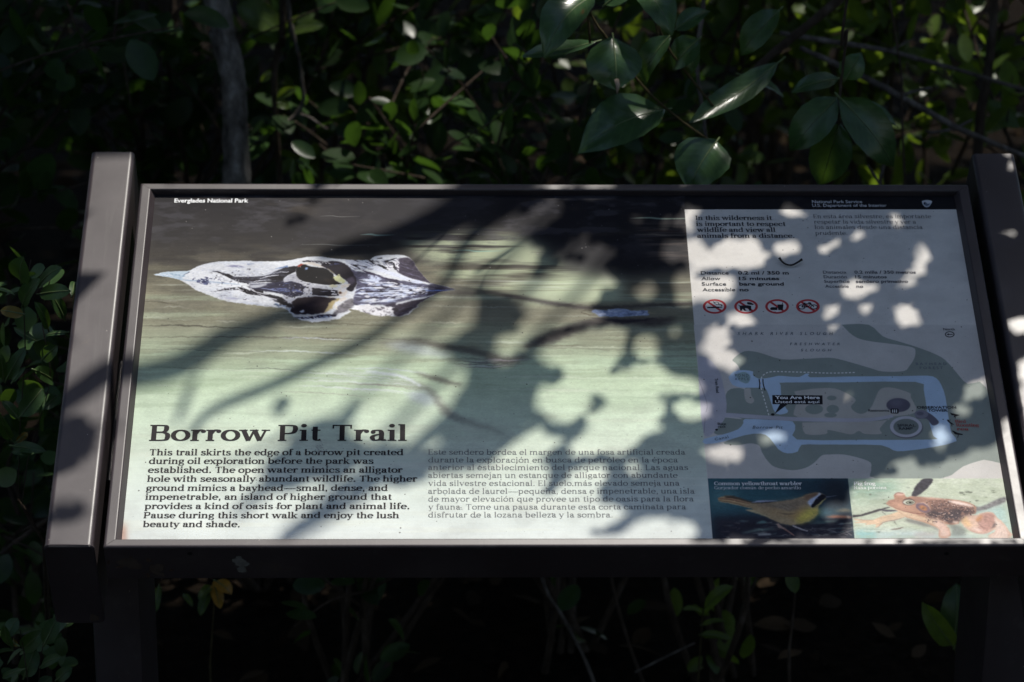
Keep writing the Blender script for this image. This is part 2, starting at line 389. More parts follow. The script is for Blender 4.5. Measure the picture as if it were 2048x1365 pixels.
stroke([(815, 790), (845, 796), (866, 808)], [8, 24, 10], (214, 222, 232), 10, 0.65)
stroke([(730, 742), (800, 752), (840, 772)], [3, 6, 3], (224, 230, 238), 2.5, 0.8)
for k in range(16):
    y0 = 735 + k * 3.2 + rnd.uniform(-2, 2); x0 = rnd.uniform(560, 700)
    stroke([(x0, y0), (x0 + 80, y0 + 2), (x0 + 170, y0 + 9 + rnd.uniform(0, 5))], [0.4, rnd.uniform(1, 2.6), 0.4], rnd.choice([(214, 222, 228), (226, 230, 236), (150, 142, 136)]), 1.0, 0.65)
for k in range(12):
    y0 = 715 + k * 1.6; x0 = rnd.uniform(880, 960)
    stroke([(x0, y0), (x0 + 50, y0 + 4), (x0 + 110, y0)], [0.3, 1.6, 0.3], rnd.choice([(196, 190, 196), (96, 84, 88)]), 0.8, 0.6)
# the tail ridge further back
TL = (960, 360, 3.792)
fill([(840, 1000), (870, 985), (960, 992), (1050, 978), (1150, 990), (1280, 996), (1275, 1030), (1150, 1034), (1050, 1040), (900, 1034)], (150, 164, 196), 1.0, 1, crop=TL, grain=0.25)
for i in range(26):
    x = rnd.uniform(860, 1260); y = rnd.uniform(992, 1030)
    fill(ell(x, y, rnd.uniform(6, 22), rnd.uniform(3, 7)), rnd.choice([(206, 214, 234), (92, 104, 136), (176, 190, 214)]), 0.8, 0.8, crop=TL)
stroke([(760, 1000), (810, 992), (850, 1000)], [2, 5, 2], (70, 58, 48), 0.8, 0.9, crop=TL); stroke([(760, 1004), (800, 1020), (880, 1030)], [2, 5, 2], (70, 58, 48), 0.8, 0.9, crop=TL)
stroke([(1280, 1010), (1330, 1012)], [8, 2], (176, 160, 120), 0.8, 0.8, crop=TL)
stroke([(850, 1050), (1000, 1066), (1150, 1072), (1340, 1050)], [4, 18, 22, 6], (38, 34, 44), 2.0, 0.85, crop=TL)
# ---- the head
GC = (290, 470, 3.057)
HEAD = [(60, 241), (130, 226), (240, 222), (278, 216), (330, 190), (430, 166), (600, 160), (760, 163), (870, 158), (960, 140), (1060, 133), (1180, 148), (1300, 156), (1372, 152), (1400, 133), (1480, 122), (1580, 125), (1630, 150), (1662, 205), (1700, 250), (1740, 290), (1780, 303), (1880, 326), (1890, 340), (1800, 350), (1760, 372), (1700, 404), (1620, 480), (1550, 497), (1420, 493), (1330, 474), (1262, 452), (1240, 482), (1160, 520), (1040, 532), (955, 522), (900, 492), (850, 452), (760, 442), (640, 424), (500, 406), (400, 374), (300, 330), (240, 290), (180, 266), (62, 246)]
fill(HEAD, (228, 230, 235), 0.8, 1, sm=4, crop=GC)
clip_to(HEAD, GC, 4)
GA, GB, GD = (295, 495, 8.804), (500, 495, 8.804), (690, 495, 8.804)
BLK = (20, 16, 22); NAV = (92, 100, 146); PUR = (88, 86, 108); GRY = (190, 190, 200); CRM = (234, 224, 214); WHT = (240, 240, 248)
fill([(80, 470), (140, 462), (340, 425), (480, 425), (640, 408), (760, 408), (640, 500), (600, 575), (480, 552), (350, 522), (200, 500)], (196, 212, 226), 1, 1, crop=GA)
for i in range(40):
    x = rnd.uniform(150, 700); y = 480 + (x - 100) * 0.06 + rnd.uniform(-40, 30); stroke([(x, y), (x + rnd.uniform(20, 90), y + rnd.uniform(-14, 14))], [2, rnd.uniform(5, 14)], rnd.choice([WHT, (120, 150, 180), (160, 186, 206), (228, 232, 240)]), 0.5, 0.8, crop=GA, sm=1)
stroke([(640, 490), (740, 430)], [6, 22], (60, 66, 90), 1, 0.8, crop=GA, sm=1); stroke([(560, 560), (800, 590), (1000, 595), (1250, 625), (1640, 655)], [14, 22, 26, 20, 10], (150, 172, 200), 1, 0.7, crop=GA)
stroke([(620, 600), (760, 740), (1000, 870), (1300, 960), (1700, 990), (2030, 1010)], [10, 30, 26, 24, 30, 40], (186, 194, 216), 3, 0.6, crop=GA)
fill([(860, 600), (930, 545), (1000, 560), (1050, 530), (1080, 590), (1060, 660), (960, 650), (900, 640)], (70, 74, 108), 1, 1, crop=GA, mod=(3, 5, 0.32, 0.5), seed=4)
for i in range(46): fill(ell(rnd.gauss(1010, 110), rnd.gauss(595, 38), rnd.uniform(6, 34), rnd.uniform(5, 12), 8), rnd.choice([(50, 52, 84), (240, 240, 246), (104, 112, 150)]), 0.5, 0.8, crop=GA)
stroke([(1140, 425), (1230, 430), (1320, 465), (1420, 500), (1540, 552), (1700, 570), (1880, 560), (2040, 530)], [8, 20, 34, 48, 70, 100, 84, 50], BLK, 0.8, 1, crop=GA)
fill([(1560, 590), (1700, 600), (2040, 596), (1760, 642), (1640, 622)], BLK, 0.8, 1, crop=GA)
stroke([(1120, 772), (1300, 756), (1500, 730), (1620, 740), (1720, 780)], [4, 14, 40, 34, 40], BLK, 0.8, 1, crop=GA, mod=(3, 6, 0.38, 0.5), seed=14)
fill([(1590, 695), (1700, 715), (1800, 768), (1900, 800), (2040, 862), (1900, 842), (1760, 826), (1690, 785)], BLK, 0.8, 1, crop=GA); fill([(1760, 680), (1900, 716), (2040, 738), (2040, 805), (1920, 782), (1820, 722)], BLK, 0.8, 1, crop=GA)
stroke([(1370, 335), (1550, 330), (1700, 352)], [4, 40, 8], (128, 128, 160), 1.6, 0.9, crop=GA); stroke([(1340, 888), (1480, 902), (1620, 908)], [4, 28, 4], (178, 178, 206), 1.6, 0.9, crop=GA)
stroke([(1760, 300), (1880, 290)], [20, 8], (110, 126, 166), 1, 0.8, crop=GA, sm=1); stroke([(1750, 388), (1810, 384), (1800, 406)], [8, 14, 8], (40, 36, 44), 0.6, 1, crop=GA); stroke([(1690, 910), (1720, 922), (1750, 900)], [8, 12, 10], (60, 54, 66), 0.6, 1, crop=GA)
for i in range(60): fill(ell(rnd.uniform(1180, 1900), rnd.gauss(560, 55), rnd.uniform(4, 18), rnd.uniform(4, 10), 8), rnd.choice([WHT, BLK, (110, 106, 140)]), 0.5, 0.85, crop=GA)
for i in range(50): fill(ell(rnd.uniform(1300, 1900), 735 + rnd.gauss(0, 26), rnd.uniform(4, 16), rnd.uniform(4, 9), 8), rnd.choice([WHT, BLK, (140, 136, 150)]), 0.5, 0.8, crop=GA)
for i in range(240):
    q = rnd.random(); x = 700 + q * 1330; y = rnd.choice([rnd.uniform(270, 500 - 40 * q), rnd.uniform(700 + 120 * q, 900 + 90 * q), rnd.uniform(300, 900)])
    fill(ell(x, y, rnd.uniform(4, 20), rnd.uniform(3, 9), 7, rnd.uniform(-.2, .3)), rnd.choice([(214, 218, 230), (196, 202, 220), (176, 184, 208), (246, 246, 250), (150, 154, 178)]), 0.6, rnd.uniform(.25, .7), crop=GA)
stroke([(700, 420), (1000, 300), (1500, 268), (2040, 262)], [6, 26, 22, 30], (190, 200, 222), 3, .5, crop=GA)
# between the eyes
fill([(0, 522), (180, 530), (330, 482), (460, 420), (620, 352), (760, 330), (840, 330), (800, 430), (700, 480), (600, 540), (570, 640), (480, 655), (380, 622), (300, 612), (0, 622)], BLK, 0.9, 1, crop=GB)
fill([(0, 650), (240, 640), (600, 600), (760, 590), (900, 640), (990, 700), (990, 800), (880, 856), (700, 882), (560, 820), (400, 792), (180, 762), (0, 722)], (38, 36, 56), 1.2, 1, crop=GB)
fill([(0, 738), (120, 788), (340, 830), (560, 880), (640, 920), (750, 1000), (760, 1095), (640, 1040), (520, 982), (440, 942), (240, 852), (0, 802)], BLK, 0.9, 1, crop=GB)
stroke([(0, 690), (150, 680), (300, 650)], [60, 56, 24], (206, 208, 216), 1.4, 0.9, crop=GB); stroke([(330, 742), (600, 745), (920, 780)], [26, 64, 26], NAV, 1, 1, crop=GB, mod=(3, 8, 0.36, 0.5), seed=15); stroke([(180, 720), (320, 740), (520, 770)], [8, 16, 8], (150, 160, 200), 0.8, 0.9, crop=GB)
for P, w_ in (([(160, 556), (330, 508), (510, 492)], [8, 18, 10]), ([(0, 618), (200, 586), (370, 574)], [14, 16, 6]), ([(430, 446), (560, 436), (690, 436)], [5, 10, 8]), ([(0, 736), (140, 802), (350, 832)], [14, 12, 6]), ([(120, 818), (300, 882), (470, 922)], [8, 18, 18]), ([(440, 380), (560, 360), (660, 330)], [6, 20, 30]), ([(430, 1000), (540, 1020), (620, 1040)], [30, 20, 14])):
    stroke(P, w_, WHT if P[0][1] not in (380, 1000) else (110, 132, 176), 0.7, 0.95, crop=GB)
fill([(590, 560), (700, 500), (795, 466), (870, 570), (1000, 630), (1190, 652), (1360, 690), (1385, 722), (1200, 722), (1060, 702), (1000, 722), (940, 660), (800, 612), (700, 592), (600, 622)], GRY, 0.9, 1, crop=GB, mod=(3, 5, 0.26, 0.36), seed=16)
fill([(950, 722), (1092, 700), (1094, 842), (930, 856)], GRY, 0.9, 1, crop=GB, mod=(3, 5, 0.3, 0.4), seed=17); fill([(550, 872), (800, 892), (900, 858), (1180, 838), (1330, 872), (1200, 872), (960, 892), (800, 930), (760, 962), (700, 992), (620, 932)], GRY, 0.9, 1, crop=GB, mod=(3, 5, 0.26, 0.36), seed=18)
fill([(1090, 710), (1360, 740), (1550, 760), (1560, 852), (1380, 862), (1100, 842)], (26, 22, 32), 0.9, 1, crop=GB)
for i in range(90): fill(ell(rnd.uniform(520, 1080), rnd.uniform(600, 900), rnd.uniform(5, 26), rnd.uniform(4, 12), 8), rnd.choice([GRY, BLK, (84, 92, 136), (30, 28, 40)]), 0.5, 0.8, crop=GB)
stroke([(1230, 768), (1300, 776), (1390, 772)], [4, 10, 4], (176, 180, 206), 0.5, 0.8, crop=GB)
fill([(300, 200), (700, 180), (900, 200), (860, 300), (600, 300), (420, 250)], (166, 172, 192), 9, .40, crop=GC, mod=(7, 20, .3, .7), seed=81); fill([(320, 320), (520, 340), (800, 430), (640, 424), (440, 380)], (160, 168, 190), 9, .45, crop=GC, mod=(7, 20, .3, .7), seed=82)
for i in range(260):
    x = rnd.uniform(380, 900); y = rnd.uniform(215, 450); k = rnd.random()
    stroke([(x, y), (x + rnd.uniform(8, 34), y + (330 - y) * -.02 + rnd.uniform(-3, 3))], [1, rnd.uniform(2, 5)], rnd.choice([(70, 68, 80), (110, 112, 128), (150, 154, 172), (44, 40, 50), (206, 210, 222)]), 0.6, rnd.uniform(.25, .6), crop=GC, sm=1)
# upper eye, its lid and the dark behind
fill([(1240, 330), (1340, 262), (1490, 238), (1630, 270), (1765, 360), (1875, 490), (1878, 640), (1815, 770), (1700, 745), (1740, 650), (1660, 560), (1480, 470), (1390, 390)], (32, 26, 36), 1.2, 1, sm=3, crop=GB)
fill([(1690, 560), (1820, 510), (1850, 600), (1770, 680)], (104, 94, 112), 3, 0.8, crop=GB); stroke([(1380, 320), (1500, 290), (1620, 300)], [10, 40, 10], (86, 92, 130), 1.2, 0.7, crop=GB, mod=(3, 5, 0.4, 0.55), seed=19)
fill([(825, 360), (930, 288), (1040, 330), (1190, 356), (1350, 378), (1460, 470), (1500, 600), (1610, 645), (1380, 664), (1180, 642), (960, 602), (850, 545), (812, 450)], (13, 10, 14), 1, 1, sm=3, crop=GB)
fill([(1280, 560), (1480, 540), (1580, 630), (1400, 650)], (44, 36, 32), 3, 0.8, crop=GB); stroke([(850, 420), (840, 480), (870, 540)], [6, 10, 6], (90, 84, 70), 1.0, 0.7, crop=GB)
stroke([(900, 298), (1060, 278), (1180, 310), (1310, 358)], [14, 44, 46, 14], CRM, 0.9, 1, crop=GB, mod=(3, 6, 0.22, 0.34), seed=20); fill([(822, 330), (895, 288), (940, 296), (850, 352)], (156, 66, 52), 0.9, 1, crop=GB)
stroke([(930, 245), (1100, 246), (1250, 264), (1400, 300)], [18, 26, 40, 60], (24, 20, 28), 0.8, 1, crop=GB)
for x in range(1040, 1400, 62): stroke([(x, 226 + (x - 1040) * .1), (x + 60, 256 + (x - 1040) * .12)], [5, 18], (232, 230, 236), 0.6, 0.95, crop=GB, sm=1)
stroke([(1370, 370), (1440, 420), (1480, 460)], [8, 12, 10], (170, 160, 120), 0.8, 0.8, crop=GB); fill(ell(992, 374, 32, 20, rot=-.5), (150, 178, 222), 1.2, 0.9, crop=GB)
fill([(1450, 520), (1520, 500), (1570, 468), (1600, 520), (1690, 604), (1640, 644), (1580, 622), (1500, 592)], (220, 220, 168), 1, 1, crop=GB, mod=(4, 5, 0.2, 0.32), seed=24)
fill([(1590, 664), (1765, 645), (1720, 702), (1620, 716)], CRM, 1, 1, crop=GB); fill(ell(1630, 792, 82, 70), CRM, 1.5, 1, crop=GB); fill(ell(1590, 800, 28, 22), (90, 60, 44), 1, 1, crop=GB); fill(ell(1640, 760, 40, 26), WHT, 2, 0.9, crop=GB)
for P in ([(1425, 742), (1540, 738)], [(1430, 770), (1500, 788)], [(1436, 826), (1530, 822)]): stroke(P, 20, WHT, 0.6, 1, crop=GB, sm=1)
fill([(1385, 684), (1450, 652), (1555, 680), (1460, 708)], (228, 222, 190), 0.8, 1, crop=GB); fill([(1370, 868), (1420, 862), (1515, 884), (1400, 894)], CRM, 0.8, 1, crop=GB)
# lower eye
fill([(735, 985), (830, 902), (1000, 880), (1200, 868), (1400, 888), (1540, 912), (1440, 970), (1380, 1060), (1300, 1145), (1100, 1175), (900, 1192), (775, 1172), (715, 1090)], (46, 36, 40), 1.2, 1, sm=3, crop=GB, grain=0.15); fill([(900, 920), (1200, 900), (1350, 960), (1250, 1050), (1000, 1060)], (72, 58, 62), 5, 0.7, crop=GB)
fill([(1530, 1060), (1660, 960), (1790, 900), (1838, 960), (1800, 1045), (1700, 1135), (1540, 1175), (1430, 1195)], (118, 114, 120), 1.6, 1, sm=3, crop=GB, grain=0.4)
stroke([(1290, 1155), (1380, 1090), (1430, 1005), (1530, 930), (1590, 915)], [14, 58, 70, 50, 26], (198, 178, 130), 1.2, 1, crop=GB, mod=(4, 5, 0.22, 0.36), seed=25); fill([(1475, 1040), (1530, 1000), (1545, 1060), (1522, 1115)], (238, 232, 222), 1, 1, crop=GB); fill([(1575, 915), (1640, 868), (1725, 900), (1600, 965)], CRM, 1.2, 0.95, crop=GB)
stroke([(1560, 1000), (1640, 985), (1700, 1000)], [8, 16, 6], (210, 206, 204), 1, 0.8, crop=GB); fill(ell(928, 1132, 36, 24), WHT, 0.9, 1, crop=GB)
stroke([(780, 1225), (950, 1246), (1100, 1236), (1300, 1210), (1520, 1195)], [12, 34, 46, 56, 40], (34, 30, 46), 0.9, 1, crop=GB); stroke([(755, 1190), (900, 1212), (1050, 1202), (1180, 1180), (1300, 1158)], [10, 22, 30, 20, 8], CRM, 0.8, 1, crop=GB)
for x in range(870, 1440, 72): stroke([(x, 1222 - (x - 870) * .05), (x + 62, 1288 - (x - 870) * .11)], [10, 34], WHT if x < 1200 else (176, 190, 220), 0.7, 0.95, crop=GB, sm=1)
for i in range(40): fill(ell(rnd.uniform(420, 760), rnd.uniform(1000, 1120), rnd.uniform(5, 24), rnd.uniform(4, 12), 8), rnd.choice([(130, 146, 168), BLK, (60, 70, 86)]), 0.6, 0.7, crop=GB)
# neck and the two flaps behind it
fill([(60, 330), (200, 420), (560, 480), (800, 570), (1100, 600), (1400, 640), (1600, 700), (1950, 740), (1700, 800), (1500, 850), (1100, 930), (700, 1015), (300, 1010), (130, 1000), (190, 760), (200, 560)], PUR, 1.4, 1, sm=2, crop=GD, grain=0.35)
fill([(0, 214), (340, 210), (450, 260), (620, 312), (720, 372), (560, 345), (300, 390), (120, 392), (30, 300)], (204, 208, 222), 1, 1, crop=GD, mod=(4, 8, 0.2, 0.32), seed=26)
fill([(930, 205), (1100, 178), (1205, 240), (1280, 380), (1400, 482), (1475, 585), (1570, 602), (1585, 645), (1380, 605), (1100, 525), (930, 440), (880, 340)], (66, 58, 74), 1.4, 1, sm=2, crop=GD, grain=0.3)
for P in ([(950, 300), (1080, 360), (1300, 430)], [(960, 260), (1060, 300), (1150, 310)], [(980, 420), (1150, 470), (1380, 540)]): stroke(P, [3, 10, 3], (150, 148, 176), 1, 0.7, crop=GD)
fill([(680, 290), (830, 238), (935, 186), (965, 300), (940, 440), (900, 335), (820, 395), (740, 405)], (240, 238, 246), 1, 1, crop=GD, mod=(5, 4, 0.28, 0.42), seed=27)
for P, w_ in (([(340, 200), (440, 232), (520, 282), (640, 332), (730, 365)], [26, 14, 22, 28, 18]), ([(680, 268), (780, 232), (910, 192)], [44, 30, 8]), ([(740, 292), (830, 268), (864, 330), (885, 392)], [10, 26, 32, 20]), ([(560, 200), (650, 190)], [10, 20]), ([(100, 300), (200, 330), (260, 390)], [12, 24, 14]), ([(270, 330), (390, 350)], [10, 18]), ([(640, 330), (700, 380), (760, 400)], [26, 20, 10])):
    stroke(P, w_, BLK, 0.7, 1, crop=GD)
fill([(280, 398), (480, 448), (700, 540), (870, 562), (990, 602), (860, 604), (600, 532), (400, 472)], (62, 54, 74), 1, 1, crop=GD); fill([(440, 340), (580, 318), (700, 388), (900, 458), (1100, 530), (1225, 580), (1080, 592), (900, 522), (700, 452), (500, 402)], (228, 232, 248), 1.2, 1, crop=GD, mod=(4, 9, 0.22, 0.36), seed=28)
fill([(1155, 592), (1280, 574), (1390, 620), (1300, 642), (1170, 624)], (220, 226, 246), 1, 1, crop=GD); fill([(720, 600), (900, 600), (1000, 660), (860, 680), (740, 640)], (50, 42, 58), 1.4, 0.9, crop=GD); fill([(330, 700), (430, 690), (500, 760), (440, 800), (340, 780)], (60, 52, 70), 1.4, 0.9, crop=GD)
fill([(400, 480), (560, 500), (660, 560), (560, 620), (430, 590)], (214, 222, 246), 1.6, 0.95, crop=GD, mod=(4, 6, 0.26, 0.42), seed=29)
for i in range(230):                         # wet shine fanning to the tail of the neck
    q = rnd.random() ** .8; a0 = rnd.uniform(-1, 1); x = 150 + q * 1350; yc = 790 - 30 * q; hw = 270 * (1 - q * .86); y = yc + a0 * hw; ln = rnd.uniform(60, 330) * (1 - .5 * q)
    sl = (yc - 10 - y) / max(200, 1800 - x) * rnd.uniform(.5, 1.3) + rnd.uniform(-.08, .08)
    stroke([(x, y), (x + ln * .5, y + ln * .5 * sl + rnd.uniform(-8, 8)), (x + ln, y + ln * sl)], [3, rnd.uniform(10, 34), 3], rnd.choice([(206, 216, 240), (180, 190, 222), (240, 242, 250), (232, 236, 248), (36, 32, 44), (60, 56, 74), (132, 138, 170)]), 0.6, 0.85, crop=GD)
for i in range(85):
    q = rnd.random() ** .9; a0 = rnd.uniform(-1, 1); x = 170 + q * 1200; yc = 790 - 30 * q; y = yc + a0 * 250 * (1 - q * .86); ln = rnd.uniform(90, 300) * (1 - .5 * q)
    sl = (yc - 10 - y) / max(200, 1800 - x) * rnd.uniform(.6, 1.2)
    stroke([(x, y), (x + ln * .35, y + ln * .35 * sl + rnd.uniform(-12, 12)), (x + ln, y + ln * sl)], [3, rnd.uniform(18, 46) * (1 - .5 * q), 3], rnd.choice([(238, 240, 250), (222, 228, 246), (196, 206, 236), (30, 26, 36), (240, 240, 248)]), 0.7, 0.9, crop=GD, mod=(4, 10, .2, .4), seed=500 + i)
for P, w_ in (([(120, 800), (200, 750), (300, 720)], 16), ([(140, 818), (280, 812), (420, 806)], 18), ([(130, 850), (240, 870), (300, 880)], 12), ([(520, 800), (800, 798), (1100, 800)], 14), ([(1140, 890), (1240, 908), (1320, 890)], 16), ([(600, 980), (800, 930), (1050, 890)], 20), ([(1450, 770), (1600, 760), (1750, 760)], 10)): stroke(P, [3, w_, 3], (226, 234, 254), 0.7, 0.95, crop=GD)
fill([(90, 1105), (200, 1030), (420, 1005), (560, 1042), (700, 1042), (860, 1066), (884, 1000), (850, 1205), (700, 1212), (520, 1192), (340, 1146)], (240, 238, 242), 1, 1, crop=GD); fill([(690, 1012), (900, 975), (890, 1050), (720, 1040)], (54, 48, 64), 1, 1, crop=GD)
fill([(895, 1015), (1100, 960), (1400, 900), (1560, 845), (1300, 1015), (1050, 1192), (868, 1196), (842, 1110)], (58, 50, 64), 1.4, 1, sm=2, crop=GD, grain=0.25)
for i in range(70): x = rnd.uniform(60, 900); y = rnd.uniform(215, 380) + max(0, x - 400) * -.05; stroke([(x, y), (x + rnd.uniform(20, 60), y + rnd.uniform(-4, 26)), (x + rnd.uniform(60, 120), y + rnd.uniform(0, 50))], [3, rnd.uniform(6, 20), 3], rnd.choice([(34, 30, 40), (110, 112, 132), (150, 156, 180), (244, 244, 250), (60, 58, 74)]), 0.5, .85, crop=GD)
for i in range(48): x = rnd.uniform(300, 890); y = rnd.uniform(1030, 1190); stroke([(x, y), (x + rnd.uniform(-40, 70), y + rnd.uniform(10, 60))], [5, rnd.uniform(12, 30)], rnd.choice([(240, 238, 244), (36, 30, 38), (120, 112, 124)]), 0.6, 0.85, crop=GD, sm=1)
for P in ([(880, 1160), (1000, 1080), (1200, 1040)], [(900, 1180), (1050, 1150), (1150, 1090)]): stroke(P, [3, 10, 3], (130, 130, 156), 1, 0.7, crop=GD)
fill([(1480, 650), (1600, 632), (1780, 692), (1965, 736), (1700, 790), (1450, 850)], (32, 28, 50), 2, 0.8, crop=GD); stroke([(1420, 760), (1600, 765), (1900, 745)], [8, 18, 4], (96, 130, 210), 1, 0.85, crop=GD); stroke([(1700, 790), (1820, 770), (1940, 735)], [4, 12, 4], (160, 180, 150), 1, 0.7, crop=GD)
clip_to()
fill([(1900, 700), (2300, 760), (2300, 860), (1700, 850)], (70, 66, 66), 8, 0.6, crop=GD)

def rough_up(box, amp, sc, seed, grain=0.06, sm=0.7):
    """give drawn shapes the broken edges and grain of a halftoned photograph"""
    Q = ipx(np.array(box, float)); x0, y0 = np.floor(Q.min(0)).astype(int); x1, y1 = np.ceil(Q.max(0)).astype(int)
    x0, y0, x1, y1 = max(x0, 8), max(y0, 8), min(x1, IW - 8), min(y1, IH - 8); h, w = y1 - y0, x1 - x0
    dx = (vnoise(h, w, sc, sc * 1.6, seed, 3) - .5) * amp * 2.4; dy = (vnoise(h, w, sc, sc * 1.6, seed + 1, 3) - .5) * amp * 1.6
    Y, X = np.mgrid[0:h, 0:w]; ed = np.minimum(np.minimum(Y, h - 1 - Y), np.minimum(X, w - 1 - X)).clip(0, 12) / 12.0
    xs = np.clip(np.rint(X + dx * ed).astype(int), 0, w - 1); ys_ = np.clip(np.rint(Y + dy * ed).astype(int), 0, h - 1)
    q = img[y0:y1, x0:x1][ys_, xs]
    q = blur1(blur1(q, sm, 0), sm, 1)
    lum = 1 + grain * 2.4 * (vnoise(h, w, 3, 5, seed + 2, 2) - .5) + grain * 2 * (vnoise(h, w, 14, 30, seed + 3, 4) - .5)
    img[y0:y1, x0:x1] = q * lum[..., None]
rough_up([(300, 498), (930, 498), (930, 652), (300, 652)], 2.2, 6, 301, 0.05, 0.6)
rough_up([(282, 655), (1390, 600), (1420, 900), (270, 830)], 5.0, 9, 311, 0.03, 1.0)
# ---- black band, pale column, map
COLX = [(1369, 419), (1424.5, 1080)]
fill([(290, 380), (1960, 380), (1960, 419), (1369, 419), (1369, 392), (290, 392)], (34, 33, 37), 0, 1)
fill([(1369, 380), (1960, 380), (1960, 419.3), (1369, 419.3)], (26, 26, 31), 0, 1)
PALE = (224, 220, 214)
fill([(1369, 419.3), (1960, 419.3), (2060, 1085), (1425.3, 1085)], PALE, 0, 1)
MC = (1390, 640, 3.357)
fill([(-9, 32), (1900, 34), (2100, 1066), (88, 1066)], (214, 210, 205), 0, 1, crop=MC)
LAND = (150, 159, 152); WAT = (194, 217, 240); ROAD = (196, 194, 204); CLR = (196, 192, 184)
Ga = [(985, 33), (1165, 33), (1260, 110), (1360, 143), (1480, 180), (1600, 225), (1680, 270), (1760, 360), (1830, 430), (1955, 455), (2075, 925), (1940, 940), (1800, 985), (1650, 1066), (1215, 1066), (1184, 1010), (1180, 960), (1110, 930), (1000, 905), (900, 905), (850, 912), (800, 960), (740, 995), (650, 1010), (540, 990), (490, 950), (450, 890), (430, 845), (370, 830), (280, 842), (190, 826), (330, 760), (150, 772), (128, 730), (150, 680), (180, 655), (320, 668), (240, 640), (205, 620), (203, 560), (208, 500), (240, 465), (300, 458), (340, 458), (300, 330), (272, 290), (253, 267), (330, 212), (430, 220), (580, 265), (740, 262), (900, 255), (980, 268), (1060, 290), (1180, 325), (1260, 347), (1400, 345), (1440, 310), (1472, 260), (1480, 215), (1462, 186), (1340, 165), (1150, 140), (1060, 105)]
fill(Ga, LAND, 0.6, 1, sm=3, crop=MC)
fill([(20, 245), (90, 262), (160, 340), (190, 440), (212, 560), (205, 640), (190, 680), (140, 740), (64, 775), (30, 500)], ROAD, 0.8, 1, sm=3, crop=MC)
stroke([(24, 400), (80, 560), (70, 640), (60, 760)], 3, (120, 118, 130), 0.6, 0.7, crop=MC)
fill([(225, 385), (260, 347), (330, 338), (390, 347), (388, 368), (430, 396), (520, 385), (560, 376), (620, 380), (700, 384), (742, 362), (768, 364), (772, 386), (1000, 381), (1400, 378), (1560, 375), (1620, 392), (1655, 440), (1682, 520), (1700, 640), (1722, 760), (1757, 815), (1600, 855), (1400, 882), (1330, 876), (1250, 842), (1000, 838), (830, 838), (715, 840), (690, 885), (620, 897), (560, 870), (500, 792), (440, 764), (330, 776), (190, 818), (70, 834), (60, 800), (180, 772), (290, 735), (325, 692), (336, 666), (500, 672), (656, 682), (672, 740), (684, 804), (1100, 806), (1590, 804), (1600, 780), (1560, 640), (1536, 470), (1480, 417), (1000, 420), (610, 421), (575, 440), (590, 560), (626, 612), (600, 632), (542, 630), (512, 560), (480, 470), (440, 456), (320, 456), (250, 435)], WAT, 0.5, 1, sm=2, crop=MC)
fill([(270, 368), (330, 350), (372, 380), (352, 426), (300, 410)], (158, 182, 180), 1, 0.9, sm=4, crop=MC)
fill([(665, 482), (720, 472), (830, 460), (940, 462), (1030, 500), (1080, 540), (1048, 580), (1064, 610), (1110, 632), (1150, 620), (1190, 575), (1232, 480), (1275, 455), (1345, 460), (1442, 492), (1450, 522), (1482, 622), (1300, 652), (1100, 668), (700, 658), (672, 590), (692, 545)], CLR, 0.8, 1, sm=3, crop=MC)
fill([(720, 690), (1250, 678), (1300, 660), (1240, 730), (1252, 766), (1140, 766), (1100, 746), (1050, 770), (960, 752), (890, 740), (880, 767), (742, 767)], CLR, 0.8, 1, sm=3, crop=MC)
fill([(330, 466), (370, 460), (378, 505), (398, 540), (380, 562), (345, 550), (332, 512)], CLR, 0.8, 1, sm=3, crop=MC)
for e in ((918, 525, 32, 16), (925, 600, 42, 28), (910, 640, 42, 16), (800, 600, 60, 34)): fill(ell(*e), LAND, 0.8, 1, crop=MC)
stroke([(40, 640), (220, 640), (460, 655), (700, 668), (1050, 674), (1200, 668), (1330, 645)], [40, 28, 26, 26, 24, 22, 20], ROAD, 0.7, 1, crop=MC)
fill(ell(1365, 573, 80, 47), (100, 97, 112), 1, 1, crop=MC); fill(ell(1350, 556, 46, 24), (122, 119, 134), 5, 0.8, crop=MC)
ring = np.concatenate([ell(1417, 718, 108, 71), ell(1417, 718, 84, 52)[::-1]])
fill(ell(1421, 724, 110, 72), (112, 110, 118), 1.5, 1, crop=MC); fill(ell(1417, 718, 108, 71), (206, 204, 212), 0.6, 1, crop=MC); fill(ell(1417, 718, 85, 53), (128, 136, 132), 0.8, 1, crop=MC)
fill([(1480, 620), (1560, 620), (1635, 680), (1620, 706), (1590, 706), (1555, 665), (1490, 662)], (104, 102, 116), 0.8, 1, sm=3, crop=MC)
fill(ell(1520, 634, 46, 28), (136, 134, 146), 0.8, 1, crop=MC); fill(ell(1512, 630, 24, 13), (108, 106, 120), 1, 1, crop=MC)
def dashes(P, n, wd, c):
    S = np.array(spline(P, 40)); d = np.r_[0, np.cumsum(np.linalg.norm(np.diff(S, axis=0), axis=1))]
    for i in range(n):
        a, b = (i + 0.15) / n * d[-1], (i + 0.72) / n * d[-1]
        stroke([(np.interp(a, d, S[:, 0]), np.interp(a, d, S[:, 1])), (np.interp(b, d, S[:, 0]), np.interp(b, d, S[:, 1]))], wd, c, 0.4, 1, crop=MC, sm=1)
dashes([(497, 645), (470, 550), (447, 470), (440, 415), (456, 374), (510, 349), (640, 350), (760, 353), (900, 358), (1080, 354)], 36, 7, (244, 243, 238))
for P in ([(430, 398), (435, 430), (432, 465)], [(456, 398), (458, 430), (470, 475)]): stroke(P, 7, (26, 26, 34), 0.4, 1, crop=MC)
fill([(519, 506), (855, 508), (857, 568), (521, 566)], (28, 28, 36), 0.4, 1, crop=MC); fill([(572, 565), (622, 567), (535, 632)], (28, 28, 36), 0.4, 1, crop=MC)
